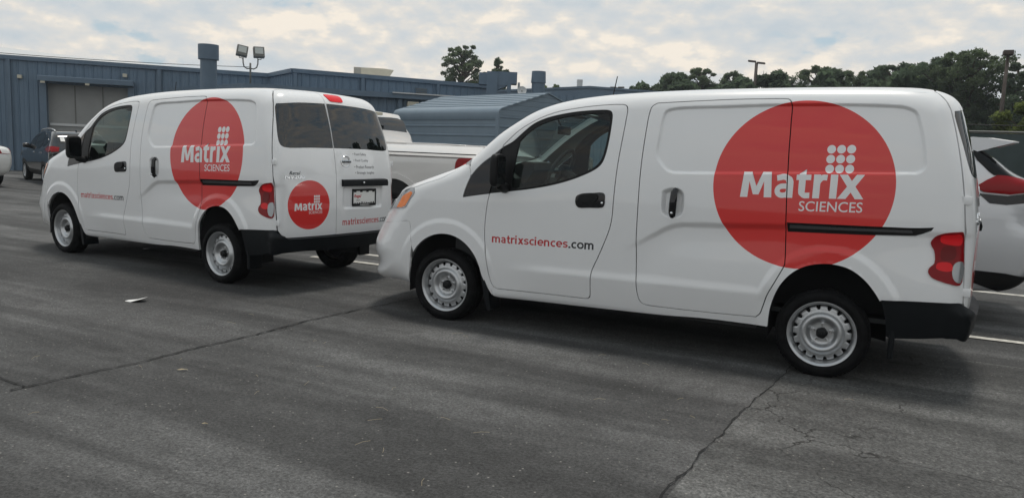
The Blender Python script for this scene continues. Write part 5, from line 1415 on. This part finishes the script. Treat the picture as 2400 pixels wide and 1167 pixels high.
# ------------------------------------------------------------------ the other vehicles
def make_F(profile,bzt,bow_f=.16,bow_r=.06,k=.10,fx=(1.2,1.9),rx=(2.4,1.0),D=None,crown=.03):
    pp=catmull(profile,6,True); A=pp.min(0)-.4; B=pp.max(0)+.4
    G=Grid(lambda q: segdist(q,pp),A[0],B[0],A[1],B[1],.02)
    bt=catmull(bzt,20); kk=np.ones(9)/9; by=np.convolve(np.pad(bt[:,1],4,mode='edge'),kk,'valid'); bzx=bt[:,0]
    def F(P):
        x,y,z=P[:,0],P[:,1],P[:,2]; ay=np.sqrt(y*y+1e-6); q=ay/.9
        xs=x-bow_f*q*q*sstep((fx[0]-x)/fx[1])+bow_r*q*q*sstep((x-rx[0])/rx[1])
        zs=z+crown*q*q*sstep((z-.8)/.4)
        s=ay-np.interp(z,bzx,by)+.05*sstep((-.2-x)/.7)+(0 if D is None else D(x,z))
        return smax(s,G(xs,zs),k)
    return F,pp
def car_skin(name,F,pp,m,parent,n=(90,40,34)):
    x0,x1=pp[:,0].min(),pp[:,0].max(); z0,z1=pp[:,1].min(),pp[:,1].max(); zc=.62
    # a gridded box blown onto the surface along rays from the spine
    bm=bmesh.new(); bmesh.ops.create_cube(bm,size=2.0); bmesh.ops.subdivide_edges(bm,edges=bm.edges[:],cuts=31,use_grid_fill=True)
    bm.verts.index_update(); U=np.array([v.co for v in bm.verts]); T=[tuple(v.index for v in f.verts) for f in bm.faces]; bm.free()
    xa,xb=x0+.75,x1-.75
    tgt=np.stack([(x0+x1)/2+U[:,0]*(x1-x0)/2*1.15,U[:,1]*1.25,zc+np.where(U[:,2]>0,U[:,2]*(z1-zc)*1.2,U[:,2]*(zc-z0)*1.4)],1)
    org=np.stack([np.clip((x0+x1)/2+U[:,0]*(xb-xa)/2,xa,xb),0*U[:,0],np.full(len(U),zc)],1)
    d=org-tgt; L=np.linalg.norm(d,axis=1,keepdims=True); d/=L
    P,ok=march(tgt,d,0,float(L.max()),90,f=F); N=gradf(F,P)
    Tn=np.array(T); tri=np.concatenate([Tn[:,[0,1,2]],Tn[:,[0,2,3]]])
    a=P[tri]; fn=np.cross(a[:,1]-a[:,0],a[:,2]-a[:,0]); fl=(fn*N[tri].mean(1)).sum(1)<0; tri[fl]=tri[fl][:,::-1]
    return obj(name,mesh_np(name,P,tri,m,None,N),parent)
def overlay(name,chart,F,loop2d,d,m,parent,mirror=None,thick=.012,h=.05,ds=.03,smooth_loop=True):
    lp=resample(catmull(loop2d,4,True) if smooth_loop else np.array(loop2d),ds)
    Q,T=triangulate([lp],lambda q:inpoly(q,lp),h,(),ds=ds); p=lift(chart,lambda P:F(P)-d,Q,T)
    o=shell(name,[p],m,thick,parent=parent)
    if mirror: shell(name,[p],m,thick,parent=parent,mirror=True)
    return o
def car_wheel(parent,c,s,r=.335,alloy=True):
    t=MB(); t.lathe([(r*.66,.20),(r*.66,.012),(r*.72,-.004),(r*.88,-.006),(r*.97,.012),(r,.04),(r,.17),(r*.93,.20)],'y',(0,0,0),36); t.v=[(x,-s*y,max(z,-c[2]+.001)) for x,y,z in t.v]; to=t.obj('tyre',RUBBER,parent,loc=c,angle=40)
    w=MB(); w.lathe([(r*.66,.01),(r*.64,.0),(r*.60,.02),(r*.58,.10)],'y',(0,0,0),36); w.lathe([(r*.16,.01),(r*.14,.006),(.001,.006)],'y',(0,0,0),16)
    for k in range(5):
        for e in (-.11,.11):
            q=2*math.pi*k/5+e; w.tube([(r*.12*math.cos(q),.02,r*.12*math.sin(q)),(r*.62*math.cos(q+e*.6),.022,r*.62*math.sin(q+e*.6))],[r*.05,r*.045],6)
    w.v=[(x,-s*y,z) for x,y,z in w.v]; w.obj('wheel_rim',STEEL,parent,loc=c,angle=40)
    b=MB(); b.lathe([(.001,.09),(r*.6,.09)],'y',(0,0,0),24); b.v=[(x,-s*y,z) for x,y,z in b.v]; b.obj('brake_disc',UNDER,parent,loc=c)
SUVP=[(-.78,.27),(-.92,.40),(-.95,.60),(-.90,.82),(-.72,.97),(-.2,1.05),(.22,1.10),(.70,1.40),(1.02,1.58),(1.45,1.68),(2.0,1.71),(2.65,1.695),(3.05,1.655),(3.30,1.53),(3.50,1.30),(3.62,1.16),(3.68,1.02),(3.66,.88),(3.71,.78),(3.69,.58),(3.60,.40),(3.3,.30),(1.4,.25),(-.4,.26)]
SUVB=[(.1,.74),(.25,.80),(.45,.875),(.70,.912),(.95,.912),(1.08,.892),(1.25,.84),(1.45,.765),(1.62,.695),(1.8,.62)]
SEDP=[(-.80,.22),(-.92,.36),(-.94,.55),(-.88,.70),(-.6,.80),(0,.88),(.45,.94),(.95,1.22),(1.3,1.38),(1.7,1.43),(2.1,1.41),(2.6,1.28),(3.05,1.10),(3.45,1.05),(3.68,1.0),(3.74,.80),(3.72,.55),(3.62,.36),(3.3,.26),(1.4,.20),(-.4,.22)]
SEDB=[(.1,.72),(.25,.80),(.45,.87),(.65,.895),(.85,.885),(.98,.85),(1.15,.77),(1.35,.66),(1.5,.58)]
def arch_pts(cx,cz,r): return [(cx+r*math.cos(a),cz+r*math.sin(a)) for a in np.linspace(0,math.pi,12)]
def make_car(name,loc,rz,label,paint,kind='suv',cat='car',group=None,glassm=DKGLASS,rails=False,clad=True,wheels=True,trimmat=BLACK):
    o=empty(name,loc,rz,label,cat,group)
    P,B=(SUVP,SUVB) if kind=='suv' else (SEDP,SEDB)
    F,pp=make_F(P,B); wb=2.70; wz=.33 if kind=='suv' else .315
    car_skin('body',F,pp,paint,o)
    rg=Chart('rearg',(2.3,0,.8)); fg=Chart('frontg',(.6,0,.7))
    if kind=='suv':
        for lp in ([(.60,1.12),(.85,1.34),(1.10,1.50),(1.42,1.585),(1.50,1.58),(1.46,1.30),(1.43,1.145)],[(1.54,1.15),(1.58,1.585),(2.35,1.585),(2.42,1.40),(2.40,1.18)],[(2.50,1.19),(2.47,1.40),(2.46,1.57),(2.70,1.54),(2.98,1.42),(3.02,1.30),(2.90,1.22)]):
            overlay('side_window',SIDE,F,lp,.004,glassm,o,True)
        overlay('rear_window',rg,F,rg.inv(REAR.map(np.array([(-.60,1.56),(0,1.585),(.60,1.56),(.70,1.30),(.70,1.22),(0,1.20),(-.70,1.22),(-.70,1.30)]),F)[0]),.004,glassm,o)
        overlay('tail_light',SIDE,F,[(3.02,1.10),(3.20,1.19),(3.46,1.20),(3.54,1.14),(3.56,1.05),(3.35,1.02)],.012,REDLENS,o,True,h=.03)
        overlay('windscreen',TOP,F,[(.36,-.62),(.28,0),(.36,.62),(.70,.60),(1.0,.54),(1.02,0),(1.0,-.54),(.70,-.60)],.003,glassm,o)
        overlay('headlight',SIDE,F,[(-.72,.80),(-.55,.92),(-.30,.97),(-.35,.88),(-.55,.80)],.010,CLEARLENS,o,True,h=.03)
        if clad:
            overlay('lower_cladding',SIDE,F,[(.42,.30),(.44,.43),(1.35,.42),(2.26,.43),(2.28,.30)],.006,trimmat,o,True,smooth_loop=False)
            overlay('rear_bumper_cladding',rg,F,rg.inv(np.concatenate([REAR.map(np.array([(-.70,.50),(.70,.50)]),F)[0],REAR.map(np.array([(.70,.34),(-.70,.34)]),F)[0]])),.008,trimmat,o,smooth_loop=False)
        mz=1.12; mx=.72
    else:
        for lp in ([(.82,.97),(1.05,1.16),(1.35,1.30),(1.60,1.345),(1.60,1.0)],[(1.66,1.0),(1.66,1.345),(2.0,1.335),(2.35,1.24),(2.55,1.10),(2.40,1.03)]):
            overlay('side_window',SIDE,F,lp,.004,glassm,o,True)
        overlay('rear_window',TOP,F,[(2.25,-.50),(2.22,0),(2.25,.50),(2.85,.62),(2.95,0),(2.85,-.62)],.003,glassm,o)
        overlay('windscreen',TOP,F,[(.62,-.66),(.52,0),(.62,.66),(1.0,.58),(1.22,.52),(1.24,0),(1.22,-.52),(1.0,-.58)],.003,glassm,o)
        overlay('tail_light',SIDE,F,[(3.30,.85),(3.35,.96),(3.56,.98),(3.58,.86)],.010,REDLENS,o,True,h=.03)
        overlay('headlight',SIDE,F,[(-.72,.62),(-.55,.74),(-.30,.76),(-.45,.64)],.010,CLEARLENS,o,True,h=.03)
        mz=1.0; mx=.95
    zl=(1.19,1.03,.62) if kind=='suv' else (.97,.84,.60)
    lw=rg.inv(REAR.map(np.array([(-.86,zl[0]),(-zl[2],zl[0]-.01),(-zl[2]-.04,zl[1]+.02),(-.86,zl[1])]),F)[0])
    for mm in (0,1):
        l2=resample(lw,.02); Q,T=triangulate([l2],lambda q:inpoly(q,l2),.03,(),ds=.02); shell('tail_light',[lift(rg,lambda P:F(P)-.012,Q,T)],REDLENS,.02,parent=o,mirror=bool(mm))
    for s in (-1,1):
        m=MB(); m.box((mx,s*(.97 if kind=='suv' else .93),mz+.06),(.11,.20,.15),bev=.04); m.box((mx-.02,s*.88,mz),(.05,.14,.04)); m.obj('door_mirror',paint,o,angle=50)
    for x in (0,wb):
        overlay('wheel_arch',SIDE,F,arch_pts(x,wz,.405),.005,trimmat,o,True,smooth_loop=False,ds=.04)
        if wheels:
            for s in (-1,1): car_wheel(o,(x,s*.905,wz),s,wz)
    for x in (1.35,2.28):
        overlay('door_handle',SIDE,F,[(x,.955),(x,.985),(x+.2,.995),(x+.2,.965)],.02,CHROME,o,True,h=.03)
    if rails:
        for s in (-1,1):
            m=MB(); m.tube([(1.15,s*.60,1.645),(1.35,s*.60,1.715),(2.0,s*.60,1.745),(2.6,s*.60,1.735),(2.9,s*.60,1.70),(3.0,s*.60,1.655)],.02,8); m.obj('roof_rail',STEEL,o,smooth=True)
        m=MB(); m.box((2.9,0,1.69),(.16,.035,.06),bev=.012); m.obj('roof_fin',paint,o)
    # dark underside
    m=MB(); m.box((1.4,0,.25),(3.6,1.3,.08)); m.obj('underbody',UNDER,o)
    return o,F,rg
SILVER=mat('silver_paint',(.64,.65,.67),.28,metal=.25,coat=1.0)
PEARL=mat('pearl_white_paint',(.74,.74,.72),.28,coat=1.0)
BLACKP=mat('black_paint',(.006,.007,.008),.12,coat=1.0)
WARMW=mat('warm_white_paint',(.66,.64,.62),.30,coat=1.0)
DARKG=mat('charcoal_paint',(.03,.032,.035),.2,coat=1.0)
make_car('parked_suv',(-17.80,8.02,0),0,'black sport utility car with roof rails parked before the roll-up door',BLACKP,rails=True)[0].rotation_euler=(0,0,0)
def place_by_rear(o,rear_xy,az):
    """rear-left wheel at rear_xy, nose pointing to azimuth az (degrees from +Y to +X)"""
    # local nose direction is -x
    rz=math.atan2(math.cos(rad(az)),math.sin(rad(az)))-math.pi
    R=Matrix.Rotation(rz,3,'Z'); p=R@Vector((2.7,-.905,0)); o.location=(rear_xy[0]-p.x,rear_xy[1]-p.y,0); o.rotation_euler=(0,0,rz)
CARS={o.name:o for o in bpy.data.objects if o.type=='EMPTY'}
place_by_rear(bpy.data.objects['parked_suv'],(-17.80,7.05),-69)
bpy.data.objects['parked_suv'].scale=(.88,.88,.88); bpy.data.objects['parked_suv'].location.x+=.28; bpy.data.objects['parked_suv'].location.y-=.10
# window sticker in its rear window
def suv_sticker():
    p=bpy.data.objects['parked_suv']; m=MB(); m.box((3.40,-.50,1.42),(.006,.12,.17),R=Matrix.Rotation(rad(-45),3,'Y')); m.obj('window_sticker',PAPER,p)
suv_sticker()
c2,_,_=make_car('parked_sedan',(0,0,0),0,'white sedan cut off by the left edge of the photo',PEARL,'sedan')
place_by_rear(c2,(-18.2,4.25),-78)
c3,_,_=make_car('parked_suv',(-1.6,9.6,0),rad(-38),'white sport utility car seen through the front van windscreen, left of its pillar',PEARL,'suv')
c4,_,_=make_car('parked_suv',(.9,10.9,0),rad(-20),'white sport utility car glimpsed through the front van passenger window',PEARL,'suv')
c5,_,_=make_car('parked_pickup',(4.75,12.3,0),rad(180+20),'dark charcoal vehicle cut off by the right edge, before the green fence',DARKG,'suv')

# silver crossover at the right edge
def silver_car():
    P=[(-.78,.27),(-.92,.40),(-.95,.60),(-.90,.82),(-.72,.97),(-.2,1.05),(.22,1.10),(.70,1.40),(1.02,1.58),(1.45,1.67),(2.0,1.70),(2.65,1.70),(3.05,1.685),(3.20,1.655),(3.38,1.55),(3.56,1.41),(3.73,1.325),(3.81,1.25),(3.795,1.13),(3.75,1.06),(3.755,.95),(3.775,.915),(3.84,.885),(3.855,.68),(3.80,.52),(3.68,.38),(3.3,.30),(1.4,.25),(-.4,.26)]
    o=empty('parked_crossover',(.73,2.72,0),0,'silver-white crossover car with roof spoiler, cut off by the right edge','car')
    F,pp=make_F(P,SUVB[:5]+[(1.08,.908),(1.25,.89),(1.45,.845),(1.62,.80),(1.8,.74)],bow_r=.12,rx=(2.6,1.1),k=.075)
    car_skin('body',F,pp,SILVER,o)
    rg=Chart('rearg',(2.3,0,.8))
    R=lambda yz: rg.inv(REAR.map(np.array(yz),F)[0]); S=lambda xz: rg.inv(SIDE.map(np.array(xz),F)[0])
    # dark pillar glass sweeping into the rear window
    lp=np.concatenate([S([(3.13,1.60),(3.20,1.50),(3.29,1.41),(3.335,1.375)]),R([(-.78,1.335),(-.6,1.33)]),R([(-.3,1.33),(0,1.33),(.6,1.33),(.78,1.335)]),R([(.62,1.63),(.3,1.64),(-.3,1.64),(-.62,1.63)])])
    overlay('rear_window',rg,F,lp,.004,mat('smoked_pillar_glass',(.010,.011,.012),.10,spec=.18),o,smooth_loop=False,h=.03,ds=.015)
    lp=np.concatenate([S([(3.20,1.275),(3.26,1.32),(3.345,1.370)]),R([(-.80,1.335),(-.45,1.325),(-.42,1.24)]),R([(-.55,1.20)]),S([(3.45,1.205),(3.25,1.215),(3.20,1.24)])])
    for mm in (0,1):
        l2=resample(lp,.012); Q,T=triangulate([l2],lambda q:inpoly(q,l2),.02,(),ds=.012); shell('tail_light',[lift(rg,lambda P:F(P)-.018-.012*np.sin(np.clip((P[:,2]-1.2)/.17,0,1)*3.14),Q,T)],REDLENS,.03,parent=o,mirror=bool(mm))
    lp=np.concatenate([S([(3.205,1.225),(3.25,1.208),(3.45,1.198)]),R([(-.55,1.195),(0,1.195),(.55,1.195)]),S([(3.45,1.198)])*[-1,1],R([(.55,1.125),(0,1.12),(-.55,1.125)]),S([(3.45,1.118),(3.32,1.125)])])
    overlay('rear_trim_strip',rg,F,lp,.006,GLOSSBLK,o,smooth_loop=False,h=.03,ds=.015)
    lp=np.concatenate([S([(3.1,.52),(3.3,.515),(3.5,.51)]),R([(-.6,.505),(.6,.505)]),S([(3.5,.51),(3.1,.52)])*[-1,1],S([(3.1,.29),(3.45,.30)])*[-1,1],R([(.6,.335),(-.6,.335)]),S([(3.45,.30),(3.1,.29)])])
    overlay('rear_bumper_cladding',rg,F,lp,.012,BLACK,o,smooth_loop=False,h=.03,ds=.02)
    lp=R([(-.72,.575),(-.40,.575),(-.40,.525),(-.70,.52)]); 
    for mm in (0,1):
        l2=resample(lp,.012); Q,T=triangulate([l2],lambda q:inpoly(q,l2),.02,(),ds=.012); shell('bumper_reflector',[lift(rg,lambda P:F(P)-.014,Q,T)],REDLENS,.02,parent=o,mirror=bool(mm))
    # spoiler
    m=MB(); 
    st=[(-.80,0),(-.74,.0),(0,.02),(.74,0),(.80,0)]
    sec=[(3.02,1.705),(3.15,1.735),(3.30,1.728),(3.50,1.700),(3.50,1.688),(3.36,1.645),(3.14,1.585)]
    V=[]
    for y,dx in st:
        e=.10 if abs(y)>.75 else 0
        V+=[(x+.10*(1-(y/.8)**2)*(x>3.2)-e*.4*(x>3.2),y,z-.02*(y/.8)**2) for x,z in sec]
    n=len(sec); F_=[(i*n+k,i*n+(k+1)%n,(i+1)*n+(k+1)%n,(i+1)*n+k) for i in range(len(st)-1) for k in range(n)]+[tuple(range(n))[::-1],tuple(range((len(st)-1)*n,len(st)*n))]
    m.add(V,F_); m.obj('roof_spoiler',SILVER,o,angle=35)
    overlay('windscreen',TOP,F,[(.36,-.62),(.28,0),(.36,.62),(.70,.60),(1.0,.54),(1.02,0),(1.0,-.54),(.70,-.60)],.003,DKGLASS,o)
    for lp in ([(.60,1.12),(.85,1.34),(1.10,1.50),(1.42,1.585),(1.50,1.58),(1.46,1.30),(1.43,1.145)],[(1.54,1.15),(1.58,1.585),(2.35,1.585),(2.62,1.50),(2.55,1.20)]): overlay('side_window',SIDE,F,lp,.004,DKGLASS,o,True)
    for x in (0,2.7):
        overlay('wheel_arch',SIDE,F,arch_pts(x,.33,.405),.005,BLACK,o,True,smooth_loop=False,ds=.04)
        for s in (-1,1): car_wheel(o,(x,s*.905,.33),s,.33)
    m=MB(); m.box((1.4,0,.27),(3.6,1.3,.08)); m.obj('underbody',UNDER,o)
    # seam across the hatch
    lp=R([(-.80,.905),(0,.90),(.80,.905),(.80,.897),(0,.892),(-.80,.897)]); overlay('hatch_seam',rg,F,lp,.001,SEAL,o,smooth_loop=False,h=.03,ds=.02,thick=0)
silver_car()
def pickup():
    o=empty('parked_pickup',(-6.95,4.18,0),0,'white crew-cab pickup truck with a hard bed cover between the two vans','pickup truck')
    wb=3.60
    P=[(-.85,.42),(-.98,.55),(-1.0,.85),(-.95,1.08),(-.6,1.18),(.3,1.24),(.62,1.30),(1.0,1.62),(1.25,1.87),(1.6,1.98),(2.1,2.005),(2.46,1.985),(2.57,1.91),(2.66,1.60),(2.72,1.40),(2.80,1.345),(3.6,1.345),(5.02,1.335),(5.09,1.30),(5.11,1.0),(5.10,.70),(5.08,.60),(4.6,.55),(1.8,.45),(-.4,.42)]
    B=[(.3,.90),(.5,.95),(.8,.985),(1.1,.985),(1.3,.97),(1.36,.965),(1.5,.945),(1.7,.90),(1.9,.83),(2.05,.77)]
    F,pp=make_F(P,B,bow_r=.03,rx=(4.4,.7),k=.07,crown=.035)
    car_skin('body',F,pp,WARMW,o)
    # tonneau cover
    m=MB(); ys=np.linspace(-.97,.97,13); xs=np.linspace(2.74,5.15,10); V=[]
    for y in ys:
        for x in xs:
            z=1.435+.05*(1-(y/.97)**2)-.05*abs(y/.97)**6-.05*sstep((x-4.85)/.3)
            if abs(y)>.96 or x>5.14: z-=.085
            V.append((x,y,z))
    nx=len(xs); F_=[(i*nx+k,i*nx+k+1,(i+1)*nx+k+1,(i+1)*nx+k) for i in range(len(ys)-1) for k in range(nx-1)]
    m.add(V,F_); oo=m.obj('bed_cover',WARMW,o,smooth=True)
    for s in (-1,1):
        q=MB(); q.box((3.92,s*.965,1.345),(2.32,.02,.016)); q.obj('cover_seam',SEAL,o)
        q=MB(); q.tube([(2.85,s*.60,1.478),(4.2,s*.60,1.48),(4.9,s*.58,1.462)],.012,6); q.obj('cover_rib',WARMW,oo,smooth=True)
    rg=Chart('rearg',(1.9,0,1.2)); R=lambda yz: rg.inv(np.array([(x,y,z) for x,y,z in yz]))
    lp=[(-.70,1.865),(0,1.885),(.70,1.865),(.76,1.70),(.79,1.49),(0,1.485),(-.79,1.49),(-.76,1.70)]
    overlay('rear_window',rg,F,rg.inv(REAR.map(np.array(lp),F)[0]),.004,DKGLASS,o,h=.04)
    for lp in ([(.86,1.36),(1.2,1.68),(1.45,1.80),(1.60,1.80),(1.60,1.38)],[(1.68,1.38),(1.68,1.80),(2.3,1.78),(2.42,1.60),(2.46,1.40)]): overlay('side_window',SIDE,F,lp,.004,DKGLASS,o,True)
    overlay('windscreen',TOP,F,[(.72,-.66),(.66,0),(.72,.66),(1.0,.62),(1.22,.58),(1.24,0),(1.22,-.58),(1.0,-.62)],.003,DKGLASS,o)
    for s in (0,1):
        l2=resample(catmull([(4.66,1.22),(4.70,1.285),(4.80,1.295),(5.06,1.285),(5.085,1.2),(5.085,.95),(5.0,.93),(4.70,.93),(4.67,1.0)],3,True),.02); Q,T=triangulate([l2],lambda q:inpoly(q,l2),.03,(),ds=.02); tl=shell('tail_light',[lift(SIDE,lambda P:F(P)-.016,Q,T)],REDLENS2 if 0 else REDLENS,.03,parent=o,mirror=bool(s))
        l3=resample(catmull([(4.78,1.16),(4.80,1.22),(5.0,1.215),(5.02,1.1),(4.85,1.08)],3,True),.02); Q,T=triangulate([l3],lambda q:inpoly(q,l3),.03,(),ds=.02); shell('lamp_reflector',[lift(SIDE,lambda P:F(P)-.019,Q,T)],REDLENS2,.012,parent=tl,mirror=bool(s))
    q=MB(); q.box((2.555,0,1.945),(.05,.30,.05),bev=.012); q.obj('cab_brake_lamp',CREAM,o)
    q=MB(); q.box((5.13,0,.98),(.02,1.30,.60),bev=.01); q.obj('tailgate',WARMW,o); q=MB(); q.box((5.19,0,.58),(.20,1.80,.20),bev=.04); q.obj('rear_bumper',CHROME,o)
    def A(cx): return [(cx+.50*math.cos(a),.45+.50*math.sin(a)) for a in np.linspace(0.05,math.pi-.05,16)]
    for x in (0,wb):
        overlay('wheel_arch',SIDE,F,A(x),.006,UNDER,o,True,smooth_loop=False,ds=.05)
        ring=[(x+.60*math.cos(a),.45+.58*math.sin(a)) for a in np.linspace(.25,math.pi-.25,18)]+[(x+.505*math.cos(a),.45+.505*math.sin(a)) for a in np.linspace(math.pi-.25,.25,18)]
        overlay('arch_flare',SIDE,F,ring,.022,WARMW,o,True,smooth_loop=False,ds=.04,thick=.03)
        for s in (-1,1): car_wheel(o,(x,s*.99,.39),s,.39)
    q=MB(); q.box((2.0,0,.5),(5.2,1.3,.12)); q.obj('underbody',UNDER,o)
    for s in (-1,1):
        q=MB(); q.box((.95,s*1.08,1.36),(.13,.22,.24),bev=.05); q.obj('door_mirror',BLACK,o,angle=50)
pickup()
